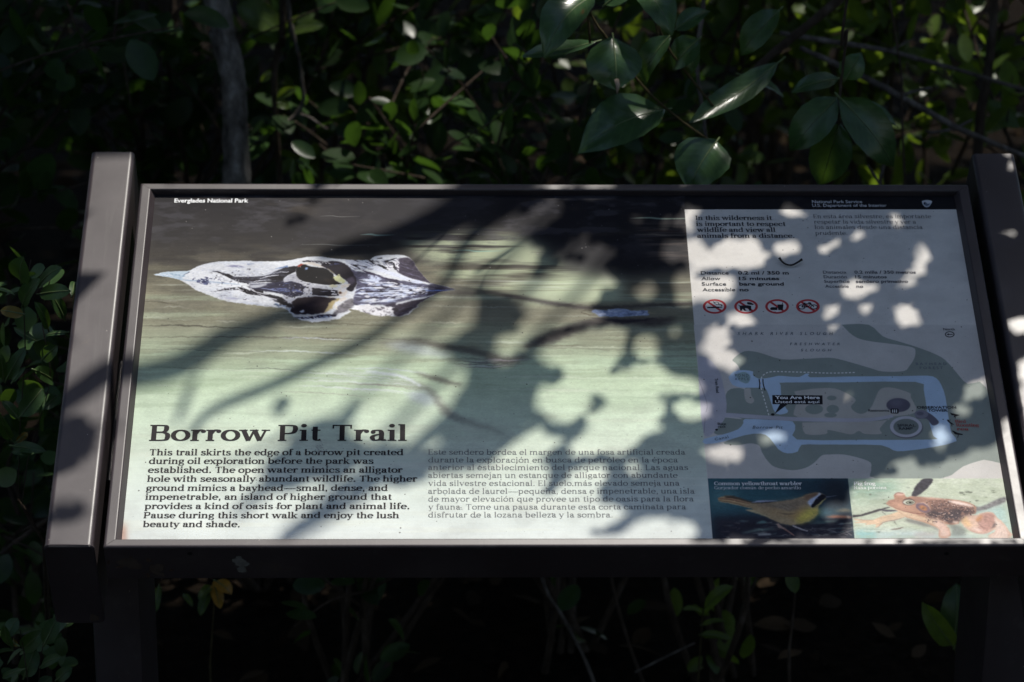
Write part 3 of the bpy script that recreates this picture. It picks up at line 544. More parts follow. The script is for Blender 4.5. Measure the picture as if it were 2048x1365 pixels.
fill(ell(522, 636, 12, 8), (24, 24, 32), 0.4, 1, crop=MC); fill(ell(145, 738, 9, 6), (24, 24, 32), 0.4, 1, crop=MC); fill(ell(1461, 611, 4, 3), (24, 24, 32), 0.4, 1, crop=MC)
fill([(1318, 596), (1362, 597), (1367, 602), (1367, 625), (1362, 630), (1319, 629), (1313, 624), (1313, 601)], (28, 28, 36), 0.4, 1, crop=MC)
for x in (1327, 1340, 1353): fill([(x - 3, 602), (x + 3, 602), (x + 4, 624), (x - 4, 624)], (236, 236, 236), 0.4, 1, crop=MC)
for P in ([(1712, 622), (1722, 628), (1745, 632), (1778, 640), (1760, 646), (1735, 655), (1742, 644), (1722, 640)], [(1690, 672), (1702, 670), (1712, 684), (1735, 700), (1738, 706), (1715, 698), (1700, 686)],
          [(1722, 744), (1738, 746), (1760, 758), (1798, 768), (1796, 774), (1765, 772), (1745, 768), (1736, 756)]): fill(P, (30, 28, 34), 0.5, 1, crop=MC)
for P in ([(1745, 650), (1748, 662)], [(1722, 700), (1726, 716)], [(1768, 772), (1764, 792)]): stroke(P, 4, (30, 28, 34), 0.4, 1, crop=MC, sm=1)
# north arrow
nr = ell(1710, 98, 32, 20); fill(nr, (30, 30, 36), 0.4, 1, crop=MC); fill(ell(1710, 98, 26, 15), (214, 210, 205), 0.4, 1, crop=MC)
stroke([(1692, 98), (1730, 98)], 5, (30, 30, 36), 0.3, 1, crop=MC, sm=1); fill([(1688, 98), (1704, 91), (1704, 105)], (30, 30, 36), 0.3, 1, crop=MC)
# ---- the four round signs
IC = (1400, 590, 8.192); RED = (196, 62, 66); INK = (30, 28, 36)
for cx in (240, 755, 1263, 1768):
    fill(ell(cx, 192, 194, 119), RED, 0.3, 1, crop=IC); fill(ell(cx, 192, 154, 91), (232, 230, 228), 0.3, 1, crop=IC)
    fill([(cx - 140, 116), (cx - 104, 102), (cx + 140, 268), (cx + 104, 282)], RED, 0.3, 1, crop=IC)
fill([(118, 198), (322, 196), (322, 216), (118, 220)], INK, 0.3, 1, crop=IC)
for x in (330, 350): fill([(x, 196), (x + 12, 196), (x + 12, 216), (x, 216)], INK, 0.3, 1, crop=IC)
stroke([(345, 190), (350, 170), (300, 158), (310, 140), (280, 118), (240, 125), (215, 110)], 9, INK, 0.3, 1, crop=IC); stroke([(362, 188), (360, 165), (325, 160)], 8, INK, 0.3, 1, crop=IC); stroke([(225, 128), (255, 152), (290, 160)], 8, INK, 0.3, 1, crop=IC)
fill([(622, 160), (655, 178), (775, 172), (838, 182), (840, 262), (806, 262), (794, 224), (735, 218), (745, 246), (765, 262), (722, 262), (700, 226), (690, 240), (692, 262), (655, 262), (652, 196)], INK, 0.3, 1, crop=IC)
fill([(775, 120), (832, 126), (882, 154), (868, 168), (792, 160), (772, 150)], INK, 0.3, 1, crop=IC)
fill([(1268, 160), (1368, 160), (1356, 250), (1284, 250)], INK, 0.3, 1, crop=IC); stroke([(1345, 165), (1356, 128)], 10, INK, 0.3, 1, crop=IC, sm=1)
fill([(1150, 222), (1172, 204), (1268, 204), (1268, 250), (1172, 250), (1148, 240)], INK, 0.3, 1, crop=IC)
for cx in (1668, 1868):
    e = ell(cx, 200, 52, 34); stroke(list(e) + [e[0]], 13, INK, 0.3, 1, crop=IC, sm=1)
for P in ([(1668, 200), (1700, 150), (1770, 200), (1820, 150), (1868, 200)], [(1700, 150), (1815, 150)], [(1668, 200), (1770, 200)], [(1690, 138), (1725, 138)], [(1820, 150), (1808, 132), (1775, 130)]): stroke(P, 16, INK, 0.3, 1, crop=IC, sm=1)
# ---- arrowhead emblem
AC = (1370, 390, 3.657)
fill([(1732, 46), (1765, 38), (1806, 46), (1800, 66), (1785, 86), (1768, 96), (1752, 86), (1736, 66)], (214, 216, 222), 0.4, 1, sm=3, crop=AC)
fill([(1742, 62), (1758, 52), (1775, 66), (1795, 62), (1785, 78), (1768, 84), (1752, 78)], (96, 108, 128), 0.5, 0.9, crop=AC); fill(ell(1752, 62, 6, 9), (40, 46, 56), 0.4, 0.9, crop=AC)
stroke([(1756, 88), (1768, 92), (1780, 88)], 5, (60, 66, 78), 0.4, 0.9, crop=AC)

# ---- warbler
BC = (1400, 950, 6.206)
BX = [(97, 45), (1836, 45), (1925, 790), (158, 790)]
clip_to(BX, BC)
fill(BX, (58, 100, 112), 0, 1, crop=BC)
fill([(900, 48), (1836, 48), (1890, 480), (1500, 420), (1300, 240)], (38, 58, 74), 20, 0.85, crop=BC); fill([(1500, 50), (1850, 50), (1880, 420), (1560, 400)], (26, 34, 46), 16, 0.8, crop=BC)
fill([(130, 520), (500, 500), (760, 500), (1500, 560), (1900, 430), (1930, 800), (150, 800)], (44, 42, 56), 12, 0.95, crop=BC)
fill([(130, 160), (420, 160), (500, 300), (200, 400), (140, 330)], (104, 148, 150), 16, 0.7, crop=BC)
for i in range(120):
    x = rnd.uniform(170, 1880); y = rnd.uniform(560, 770); ln = rnd.uniform(40, 240)
    stroke([(x, y), (x + ln, y + rnd.uniform(-30, 20))], [1, rnd.uniform(6, 22)], rnd.choice([(104, 118, 118), (150, 158, 148), (40, 38, 48), (30, 28, 38), (84, 110, 116), (130, 122, 116), (60, 58, 66)]), 1.2, rnd.uniform(0.3, 0.7), crop=BC, sm=1)
for i in range(40):
    x = rnd.uniform(1250, 1800); stroke([(x, rnd.uniform(640, 760)), (x + rnd.uniform(60, 200), rnd.uniform(640, 770))], [2, rnd.uniform(5, 12)], rnd.choice([(176, 172, 168), (28, 26, 34), (120, 116, 116)]), 0.8, 0.6, crop=BC, sm=1)
stroke([(1560, 525), (1700, 520), (1890, 530)], [8, 30, 14], (208, 128, 96), 3, 0.8, crop=BC); stroke([(1820, 520), (1860, 530)], [24, 20], (240, 226, 206), 3, 0.9, crop=BC); stroke([(1680, 450), (1800, 440), (1880, 450)], [8, 30, 14], (170, 146, 112), 4, 0.75, crop=BC)
stroke([(1360, 600), (1500, 590), (1700, 580)], [6, 20, 8], (120, 160, 146), 3, 0.7, crop=BC); stroke([(520, 725), (700, 690), (930, 665)], [8, 24, 8], (150, 180, 164), 3, 0.8, crop=BC); stroke([(705, 600), (780, 585), (830, 590)], [12, 30, 8], (120, 164, 158), 2, 0.85, crop=BC); stroke([(720, 745), (880, 738)], [22, 22], (206, 206, 200), 2, 0.85, crop=BC); stroke([(1730, 610), (1780, 605)], [16, 12], (180, 196, 190), 2, .8, crop=BC)
OLV = (182, 158, 122)
fill([(220, 290), (300, 262), (400, 262), (520, 300), (660, 345), (900, 340), (1120, 312), (1260, 272), (1380, 228), (1470, 222), (1540, 245), (1570, 280), (1500, 360), (1470, 400), (1462, 480), (1420, 530), (1340, 580), (1230, 612), (1120, 622), (1000, 600), (860, 540), (740, 490), (560, 435), (660, 430), (520, 385), (380, 355), (260, 335)], OLV, 1.2, 1, sm=2, crop=BC, grain=0.12)
fill([(660, 345), (900, 338), (1140, 310), (1300, 270), (1330, 340), (1250, 420), (1180, 480), (1000, 470), (820, 420)], (150, 132, 112), 7, 0.9, crop=BC, grain=0.15); fill([(800, 400), (960, 420), (1180, 480), (1120, 540), (900, 500)], (192, 162, 120), 6, 0.85, crop=BC)
fill([(1200, 440), (1330, 410), (1380, 430), (1300, 520), (1200, 560), (1080, 540)], (206, 164, 104), 9, 0.85, crop=BC)
fill([(1400, 405), (1470, 400), (1464, 480), (1420, 528), (1330, 580), (1220, 606), (1180, 580), (1230, 510), (1310, 440)], (232, 212, 104), 7, 0.95, crop=BC, grain=0.08); fill([(860, 520), (1000, 540), (1180, 580), (1180, 615), (1080, 618), (940, 570)], (190, 166, 128), 6, 0.85, crop=BC)
stroke([(560, 435), (700, 465), (860, 535)], [6, 18, 6], (214, 202, 160), 1.6, .7, crop=BC)
fill([(300, 262), (420, 262), (560, 310), (680, 345), (640, 352), (480, 310), (320, 285)], (70, 58, 52), 2, .9, crop=BC)
for k in range(6): stroke([(226, 290 + k * 8), (380, 300 + k * 11), (620, 352 + k * 12)], [4, 11, 5], [(190, 140, 108), (120, 84, 66), (212, 172, 128), (196, 160, 118), (150, 112, 84), (206, 184, 140)][k], 0.8, 0.85, crop=BC)
stroke([(640, 345), (760, 330), (960, 322)], [5, 22, 6], (178, 180, 204), 1, 0.9, crop=BC); stroke([(640, 352), (800, 348), (930, 335)], [4, 10, 4], (50, 46, 50), 1, .9, crop=BC)
for k in range(12): stroke([(860 + k * 22, 372 + rnd.uniform(-20, 26)), (960 + k * 20, 392 + rnd.uniform(-10, 40)), (1060 + k * 14, 420 + rnd.uniform(-8, 40))], [2, 9, 2], rnd.choice([(84, 76, 70), (150, 140, 122)]), 1.4, 0.55, crop=BC)
stroke([(960, 470), (1080, 490), (1190, 478)], [3, 12, 4], (78, 68, 60), 1.6, .8, crop=BC)
fill([(1280, 270), (1380, 228), (1470, 222), (1480, 262), (1400, 300), (1320, 320)], (128, 98, 80), 4, 0.9, crop=BC)
fill([(1330, 340), (1370, 300), (1440, 262), (1490, 232), (1500, 262), (1440, 310), (1408, 350), (1400, 412), (1360, 380)], (216, 226, 250), 2, 1, sm=2, crop=BC); fill([(1470, 228), (1490, 225), (1500, 250), (1480, 262)], (230, 236, 248), 1.2, .9, crop=BC)
fill([(1404, 350), (1440, 300), (1500, 245), (1545, 250), (1580, 275), (1540, 310), (1490, 350), (1440, 400), (1392, 408), (1376, 385)], (20, 20, 34), 1.2, 1, sm=2, crop=BC); fill(ell(1462, 290, 10, 8), (120, 140, 190), 1, .7, crop=BC)
stroke([(1400, 412), (1470, 372), (1540, 312), (1570, 285)], [4, 16, 12, 5], (214, 200, 130), 1.2, 0.9, crop=BC)
stroke([(1560, 276), (1620, 270), (1705, 255)], [14, 9, 4], (120, 124, 140), 0.6, 1, crop=BC); stroke([(1560, 284), (1610, 280)], [8, 4], (60, 60, 70), .6, .9, crop=BC)
stroke([(960, 605), (985, 640), (1020, 655), (1100, 705), (1170, 755)], [34, 40, 22, 14, 10], (186, 156, 140), 0.9, 1, crop=BC); stroke([(1040, 670), (1110, 715), (1170, 755)], [10, 10, 8], (150, 96, 84), .9, .8, crop=BC); stroke([(1150, 628), (1240, 668), (1340, 700)], [18, 18, 12], (196, 186, 186), 0.9, 1, crop=BC); stroke([(1020, 750), (1060, 742), (1090, 752)], [4, 8, 4], (170, 160, 156), .8, .8, crop=BC)
# ---- pig frog
FC = (1700, 950, 6.024)
clip_to([(-25, 44), (1900, 44), (2040, 830), (62, 830)], FC)
fill([(-25, 44), (1900, 44), (2040, 830), (62, 830)], (206, 214, 192), 0, 1, crop=FC)
fill([(-10, 48), (620, 48), (560, 220), (240, 280), (10, 330)], (140, 180, 162), 22, 0.8, crop=FC); fill([(1480, 430), (1880, 330), (1960, 800), (1560, 700)], (186, 216, 210), 10, 0.85, crop=FC)
fill([(60, 655), (700, 660), (1100, 690), (1400, 720), (1960, 760), (1960, 820), (70, 820)], (196, 214, 212), 8, 0.85, crop=FC); fill([(60, 660), (300, 668), (320, 790), (70, 800)], (160, 206, 202), 6, .8, crop=FC)
fill([(-10, 45), (1822, 45), (1950, 800), (60, 800)], (176, 186, 158), 5, 0.35, crop=FC, mod=(9, 26, 0.5, 0.75), seed=31); fill([(-10, 45), (1822, 45), (1950, 800), (60, 800)], (228, 232, 216), 5, 0.4, crop=FC, mod=(9, 26, 0.5, 0.75), seed=32)
for x, y, rx, ry in ((1345, 220, 34, 16), (1410, 205, 30, 14), (1450, 212, 26, 12), (1380, 240, 20, 8), (1530, 310, 24, 12), (1630, 268, 26, 6), (1720, 190, 30, 6), (1740, 212, 26, 8), (1610, 200, 14, 5), (700, 158, 20, 8), (245, 238, 16, 12), (404, 304, 8, 8), (415, 348, 22, 6), (340, 690, 26, 8)):
    fill(ell(x, y, rx, ry), (112, 118, 104), 1.2, 0.8, crop=FC, mod=(3, 6, 0.25, 0.5), seed=int(x))
fill([(738, 255), (790, 140), (850, 70), (900, 45), (985, 42), (1000, 80), (960, 130), (900, 190), (800, 262)], (60, 58, 66), 1.2, 1, sm=2, crop=FC, grain=0.35)
fill([(1500, 380), (1580, 385), (1700, 330), (1862, 262), (1870, 330), (1720, 390), (1600, 432), (1500, 440)], (136, 134, 134), 2, 1, sm=2, crop=FC, grain=0.25); stroke([(1500, 445), (1650, 430), (1880, 350)], [6, 18, 10], (196, 206, 200), 3, .8, crop=FC)
stroke([(30, 500), (150, 485), (330, 430), (480, 390)], [30, 24, 26, 8], (66, 62, 66), 1.2, 0.95, crop=FC); stroke([(360, 420), (440, 432), (590, 430)], [10, 26, 10], (84, 80, 90), 1.2, 0.9, crop=FC); stroke([(380, 440), (430, 480)], [8, 5], (84, 78, 76), 1, .8, crop=FC)
stroke([(490, 660), (580, 650), (650, 630)], [6, 16, 5], (110, 90, 84), 1.2, 0.85, crop=FC); stroke([(530, 560), (560, 605)], [14, 6], (96, 92, 86), 1.4, .7, crop=FC); stroke([(60, 650), (250, 655), (420, 662)], [4, 7, 4], (150, 160, 140), 1, .8, crop=FC)
fill([(660, 520), (860, 560), (1060, 640), (1080, 690), (1000, 640), (800, 600), (680, 560)], (120, 116, 116), 4, .75, crop=FC); fill([(1180, 600), (1310, 600), (1400, 660), (1380, 740), (1200, 740), (1230, 670)], (128, 134, 130), 5, 0.8, crop=FC); fill([(760, 700), (900, 690), (1060, 700), (1000, 745), (780, 745)], (206, 190, 190), 6, .6, crop=FC)
SK, PAL = (190, 146, 124), (230, 200, 170)
# far hind leg, body, near legs
fill([(1310, 500), (1400, 470), (1500, 490), (1560, 470), (1640, 450), (1720, 455), (1780, 520), (1860, 590), (1920, 680), (1945, 745), (1660, 745), (1740, 690), (1750, 660), (1690, 690), (1600, 712), (1480, 690), (1370, 620)], (226, 192, 172), 1.4, 1, sm=2, crop=FC, grain=.06)
fill([(1520, 540), (1580, 480), (1680, 455), (1745, 490), (1750, 590), (1700, 660), (1620, 690), (1540, 650), (1560, 600)], (192, 150, 138), 3, .95, sm=2, crop=FC, grain=.15); fill([(1510, 545), (1560, 490), (1600, 480), (1590, 520), (1540, 570)], (206, 150, 104), 3, .8, crop=FC); stroke([(1530, 560), (1580, 620), (1660, 650)], [4, 8, 4], (120, 90, 86), 1.2, .7, crop=FC)
fill([(1320, 500), (1400, 480), (1420, 540), (1480, 620), (1420, 630), (1340, 570)], (236, 196, 148), 4, .9, crop=FC); stroke([(1400, 640), (1500, 690), (1620, 705), (1720, 670)], [4, 12, 12, 4], (186, 140, 134), 2, .7, crop=FC); stroke([(1480, 640), (1540, 665), (1600, 660)], [10, 26, 8], (246, 222, 214), 3, .8, crop=FC)
fill([(1740, 510), (1790, 560), (1860, 620), (1900, 745), (1680, 745), (1760, 690)], (240, 218, 204), 2, .9, sm=2, crop=FC)
for k in range(5): stroke([(1770 + k * 22, 610 + k * 6), (1770 + k * 30, 680), (1720 + k * 48, 742)], [3, 7, 5], (204, 168, 156), 1.4, .75, crop=FC)
fill([(1745, 570), (1770, 600), (1730, 640), (1700, 650)], (110, 100, 100), 2, .8, crop=FC)
fill([(590, 440), (470, 480), (380, 500), (280, 545), (180, 545), (50, 530), (48, 545), (150, 560), (60, 572), (60, 582), (200, 582), (180, 605), (260, 600), (310, 595), (310, 640), (360, 615), (390, 570), (480, 550), (560, 535), (660, 510)], PAL, 1, 1, sm=1, crop=FC, grain=.05); stroke([(660, 512), (540, 545), (400, 575), (330, 640)], [4, 8, 8, 3], (150, 112, 104), 1, .8, crop=FC); stroke([(50, 528), (180, 545), (280, 548)], [3, 5, 3], (176, 140, 128), .8, .8, crop=FC)
fill([(430, 345), (480, 305), (540, 290), (525, 250), (560, 222), (610, 215), (660, 240), (680, 268), (740, 260), (860, 268), (960, 275), (1130, 288), (1260, 300), (1400, 325), (1490, 360), (1520, 400), (1510, 470), (1400, 480), (1320, 520), (1310, 590), (1180, 600), (1060, 580), (1130, 590), (1190, 640), (1215, 720), (1190, 745), (1070, 745), (1075, 660), (1010, 620), (880, 570), (740, 530), (650, 500), (560, 420), (480, 375)], SK, 1.1, 1, sm=2, crop=FC, grain=.06)
fill([(640, 495), (740, 525), (880, 560), (1010, 600), (1080, 640), (1120, 600), (1080, 530), (900, 510), (760, 480), (600, 430), (570, 425)], PAL, 3, .95, crop=FC); fill([(1010, 540), (1090, 545), (1160, 600), (1210, 700), (1190, 745), (1075, 745), (1080, 660), (1020, 600)], (234, 200, 184), 3, .9, crop=FC); stroke([(1090, 650), (1130, 690), (1140, 745)], [8, 20, 14], (246, 226, 216), 4, .7, crop=FC)
fill([(960, 300), (1130, 300), (1300, 340), (1480, 400), (1500, 465), (1380, 480), (1310, 560), (1200, 585), (1080, 530), (960, 500), (900, 480), (970, 420)], (128, 98, 90), 6, .9, crop=FC)
fill([(900, 470), (980, 420), (1120, 440), (1260, 400), (1400, 410), (1505, 440), (1490, 470), (1380, 480), (1310, 560), (1200, 585), (1100, 540), (940, 505)], (66, 58, 64), 6, .9, crop=FC, mod=(6, 9, .28, .5), seed=42)
for i in range(420):
    x = rnd.uniform(900, 1500); y = rnd.uniform(300, 580)
    if y > 590 - max(0, x - 1200) * .4 or y < 290 + max(0, x - 1100) * .2: continue
    fill(ell(x, y, rnd.uniform(4, 11), rnd.uniform(3, 7), 7), rnd.choice([(70, 58, 64), (96, 80, 82), (226, 196, 182), (190, 156, 142), (58, 50, 56)]), 0.4, 0.8, crop=FC)
stroke([(1170, 312), (1300, 338), (1480, 378)], [6, 40, 20], (250, 226, 214), 2, .95, crop=FC); stroke([(860, 275), (1000, 285), (1160, 300)], [4, 16, 6], (236, 200, 184), 2, .8, crop=FC); stroke([(1240, 570), (1300, 575)], [26, 30], (240, 214, 196), 2, .8, crop=FC)
stroke([(440, 340), (520, 320), (600, 330)], [4, 20, 8], (150, 104, 92), 3, .6, crop=FC); stroke([(435, 352), (540, 400), (660, 440), (800, 468), (900, 462)], [4, 7, 9, 8, 4], (126, 84, 78), .9, .95, crop=FC); stroke([(450, 360), (560, 420), (660, 456), (820, 490)], [4, 16, 20, 6], (244, 216, 184), 2, .8, crop=FC)
fill([(480, 320), (600, 310), (640, 360), (760, 400), (800, 440), (640, 420), (520, 375)], (222, 176, 152), 6, .7, crop=FC)
fill(ell(600, 232, 58, 20), (230, 188, 172), 1.5, .9, crop=FC); stroke([(535, 245), (570, 218), (640, 224)], [5, 9, 5], (110, 84, 80), 1, .8, crop=FC); fill([(690, 272), (860, 272), (960, 300), (900, 330), (780, 330)], (150, 116, 106), 6, .7, crop=FC)
fill(ell(878, 396, 88, 52, rot=.45), (124, 104, 116), 1.2, 1, crop=FC); fill(ell(884, 398, 64, 36, rot=.45), (150, 112, 110), 1.5, 1, crop=FC); fill(ell(884, 400, 44, 25, rot=.4), (196, 136, 92), 2, 1, crop=FC); fill(ell(884, 402, 16, 10), (120, 92, 88), 1.4, .9, crop=FC); stroke([(800, 350), (880, 340), (950, 380), (970, 420)], [4, 9, 9, 4], (232, 198, 184), 1.2, .8, crop=FC)
fill(ell(708, 330, 80, 40), (126, 104, 96), 1.2, 1, crop=FC); fill(ell(712, 332, 64, 31), (214, 216, 196), 1, 1, crop=FC); fill(ell(720, 334, 46, 22), (96, 96, 84), 1, 1, crop=FC); fill(ell(722, 335, 30, 13), (206, 204, 180), .8, 1, crop=FC); fill(ell(724, 335, 20, 8), (20, 18, 22), .6, 1, crop=FC); stroke([(640, 300), (710, 288), (780, 310)], [5, 11, 5], (86, 66, 64), 1, .9, crop=FC); fill(ell(650, 330, 12, 9), (236, 236, 226), 1, .8, crop=FC)
clip_to()
rough_up([(1424, 957), (1696, 957), (1708, 1074), (1432, 1074)], 1.6, 5, 321, 0.07, 0.6)
rough_up([(1700, 957), (2006, 957), (2022, 1074), (1712, 1074)], 1.4, 5, 331, 0.05, 0.5)
# ---- years of weather: dust, flecks, scuffs in the print
img *= (1 + 0.05 * (vnoise(IH, IW, 70, 90, 51, 5) - 0.5) * 2 + 0.05 * (np.random.default_rng(5).random((IH, IW)) - 0.5))[..., None]
mixin((140, 136, 134), 0.07 * sstep(vnoise(IH, IW, 40, 60, 52, 6), 0.5, 0.72))
g_ = np.random.default_rng(6)
for i in range(1100):
    x, y = g_.integers(3, IW - 4), g_.integers(3, IH - 4); r = g_.random() ** 5 * 1.6 + 0.35; dark = PY[y, x] > 560 or PX[y, x] > 1380
    fillc = (60, 54, 52) if dark else (176, 170, 166)
    x0, x1, y0, y1 = x - 3, x + 4, y - 3, y + 4
    d2 = (xx[y0:y1, x0:x1] - x) ** 2 + (yy[y0:y1, x0:x1] - y) ** 2
    mk = np.clip(r + 0.5 - np.sqrt(d2), 0, 1) * 0.8
    img[y0:y1, x0:x1] += (np.array(fillc, np.float32) - img[y0:y1, x0:x1]) * mk[..., None]
# old stain along the lower left corner of the pane
mixin((176, 110, 88), 0.5 * np.exp(-((PX - 246) / 9) ** 2) * band(1050, 1090, 15))
img = np.clip(img, 0, 255)
pim = bpy.data.images.new('trail_panel_print', IW, IH, alpha=False)
buf = np.ones((IH, IW, 4), np.float32); buf[..., :3] = img[::-1] / 255.0
pim.pixels.foreach_set(buf.ravel()); pim.update(); pim.pack()

mt, nt, b, N, K = newmat('printed_panel')
ti = N.new('ShaderNodeTexImage'); ti.image = pim; ti.interpolation = 'Linear'; ti.extension = 'EXTEND'
uvn = N.new('ShaderNodeUVMap'); K.new(uvn.outputs[0], ti.inputs['Vector'])
n1 = noise(N, K, 14, 7, 0.65)
hz = ramp(N, [(0.35, (0.73, 0.73, 0.73)), (0.7, (0.84, 0.84, 0.84))]); K.new(n1.outputs[0], hz.inputs[0])
mu = N.new('ShaderNodeMixRGB'); mu.blend_type = 'MULTIPLY'; mu.inputs[0].default_value = 1; K.new(ti.outputs[0], mu.inputs[1]); K.new(hz.outputs[0], mu.inputs[2])
K.new(mu.outputs[0], b.inputs['Base Color'])
b.inputs['Roughness'].default_value = 0.60; b.inputs['Specular IOR Level'].default_value = 0.14
n3 = noise(N, K, 700, 2, 0.5); bump(N, K, b, n3.outputs[0], 0.08, 0.0005)
M_PRINT = mt

# ================================================================== lettering (flat print, cut as letter shapes)
def serif_glyph(c, T, t):
    """(advance, polygons) of a bracketless slab serif drawn with a broad pen: T = stem, t = hairline"""
    X = 480.0; polys = []; sr = 34 + T * 0.10; ts = t * 0.85
    def pen(P, f=1.0, sm=5):
        S = spline([np.array(p, float) for p in P], sm) if sm > 1 else [np.array(p, float) for p in P]
        A, B = [], []
        for i, s in enumerate(S):
            d = S[min(i + 1, len(S) - 1)] - S[max(i - 1, 0)]; d = d / (np.linalg.norm(d) + 1e-9); n = np.array([-d[1], d[0]])
            h = 0.5 * f * math.sqrt((T * n[0]) ** 2 + (t * n[1]) ** 2)
            A.append(s + n * h); B.append(s - n * h)
        for i in range(len(S) - 1): polys.append([A[i], A[i + 1], B[i + 1], B[i]])
    def rect(x0, y0, x1, y1): polys.append([(x0, y0), (x1, y0), (x1, y1), (x0, y1)])
    def stem(x, y0, y1, b='lr', tp='l'):
        rect(x - T / 2, y0, x + T / 2, y1)
        for s, y in ((b, (y0, y0 + ts)), (tp, (y1 - ts, y1))):
            if s: rect(x - T / 2 - (sr if 'l' in s else 0), y[0], x + T / 2 + (sr if 'r' in s else 0), y[1])
    def arc(cx, cy, rx, ry, a0, a1, n=18, f=1.0):
        pen([(cx + rx * math.cos(R_(a0 + (a1 - a0) * i / n)), cy + ry * math.sin(R_(a0 + (a1 - a0) * i / n))) for i in range(n + 1)], f, 1)
    def ball(x, y, r=None):
        r = r or T * 0.5; polys.append([(x + r * math.cos(2 * math.pi * i / 12), y + r * math.sin(2 * math.pi * i / 12)) for i in range(12)])
    def hser(x, y): rect(x - T / 2 - sr, y - ts / 2, x + T / 2 + sr, y + ts / 2)
    ry = X / 2 - t / 2; acc = None
    base = {'á': 'a', 'é': 'e', 'í': 'ı', 'ó': 'o', 'ú': 'u', 'ñ': 'n'}
    if c in base: acc = '~' if c == 'ñ' else "'"; c = base[c]
    adv = 500
    if c == 'a':
        pen([(105, 360), (130, 430), (205, X - t / 2), (290, 440), (335, 340), (335, 130), (352, 60), (400, t / 2), (455, 50)]); ball(112, 362, T * .45)
        pen([(335, 285), (220, 262), (120, 210), (90, 125), (140, 40), (210, t / 2 + 4), (290, 60), (335, 140)]); adv = 478
    elif c == 'b': stem(120, 0, 720, '', 'l'); arc(275, X / 2, 180, ry, 140, -140); adv = 545
    elif c == 'c': arc(265, X / 2, 195, ry, 42, 322); ball(385, 350, T * .48); adv = 475
    elif c == 'd': stem(425, 0, 720, 'r', 'l'); arc(262, X / 2, 185, ry, 40, 320); adv = 560
    elif c == 'e': rect(90, 232, 425, 232 + t); arc(258, X / 2, 188, ry, 2, 318); adv = 490
    elif c == 'f': stem(150, 0, 560, 'lr', ''); pen([(150, 550), (165, 650), (230, 720 - t / 2), (310, 690)]); ball(318, 668, T * .42); rect(50, X - ts, 290, X); adv = 320
    elif c == 'g':
        arc(235, 320, 145, 160 - t / 2, 0, 360, 24); pen([(150, 195), (105, 140), (130, 80), (260, 62), (380, 40), (410, -50), (340, -150), (220, -190 + t / 2), (100, -150), (70, -80), (110, -10), (180, 30)], .85); pen([(340, 410), (400, 455), (455, 455)], .8); adv = 490
    elif c in 'hnm':
        stem(120, 0, 720 if c == 'h' else X, 'lr', 'l')
        def arch(x0): pen([(x0, 300), (x0 + 60, 410), (x0 + 155, X - t / 2), (x0 + 255, 430), (x0 + 290, 320), (x0 + 290, 60)]); rect(x0 + 290 - T / 2, 0, x0 + 290 + T / 2, 80); rect(x0 + 290 - T / 2 - sr, 0, x0 + 290 + T / 2 + sr, ts)
        arch(120); adv = 555
        if c == 'm': arch(410); adv = 845
    elif c in 'iıj':
        if c == 'j': rect(150 - T / 2, -60, 150 + T / 2, X); rect(150 - T / 2 - sr, X - ts, 150, X); pen([(150, -50), (140, -150), (80, -190 + t / 2), (10, -170)]); ball(15, -150, T * .4)
        else: stem(140, 0, X, 'lr', 'l')
        if c != 'ı': ball(135, 655, T * .58)
        adv = 280
    elif c == 'k':
        stem(120, 0, 720, 'lr', 'l'); pen([(150, 205), (390, X - ts)], .5, 1); pen([(235, 290), (430, 0)], 1, 1); hser(400, X - ts / 2); hser(440, ts / 2); adv = 545
    elif c == 'l': stem(140, 0, 720, 'lr', 'l'); adv = 280
    elif c == 'o': arc(255, X / 2, 195, ry, 0, 360, 28); adv = 510
    elif c == 'p': stem(120, -210, X, 'lr', 'l'); arc(275, X / 2, 180, ry, 140, -140); adv = 550
    elif c == 'q': stem(425, -210, X, 'lr', ''); arc(262, X / 2, 185, ry, 40, 320); adv = 550
    elif c == 'r': stem(125, 0, X, 'lr', 'l'); pen([(125, 290), (190, 410), (270, 465), (330, 440)]); ball(345, 415, T * .52); adv = 410
    elif c == 's':
        pen([(355, 365), (320, 440), (225, X - t / 2), (130, 440), (105, 360), (170, 285), (270, 235), (355, 175), (365, 95), (300, 30), (215, t / 2), (120, 40), (80, 125)]); pen([(120, 330), (225, 260), (350, 150)], .7); adv = 440
    elif c == 't': pen([(160, 610), (160, 130), (185, 50), (240, t / 2), (310, 55)]); rect(60, X - ts, 300, X); adv = 335
    elif c == 'u':
        pen([(120, X), (120, 160), (150, 55), (230, t / 2), (330, 60), (420, 170)]); rect(120 - T / 2 - sr, X - ts, 120, X); stem(420, 0, X, 'r', 'l'); adv = 565
    elif c == 'v': pen([(85, X), (255, 10)], 1, 1); pen([(430, X), (265, 10)], .5, 1); hser(85, X - ts / 2); hser(425, X - ts / 2); adv = 500
    elif c == 'w':
        pen([(80, X), (230, 10)], 1, 1); pen([(375, X), (240, 10)], .5, 1); pen([(375, X), (525, 10)], 1, 1); pen([(680, X), (535, 10)], .5, 1)
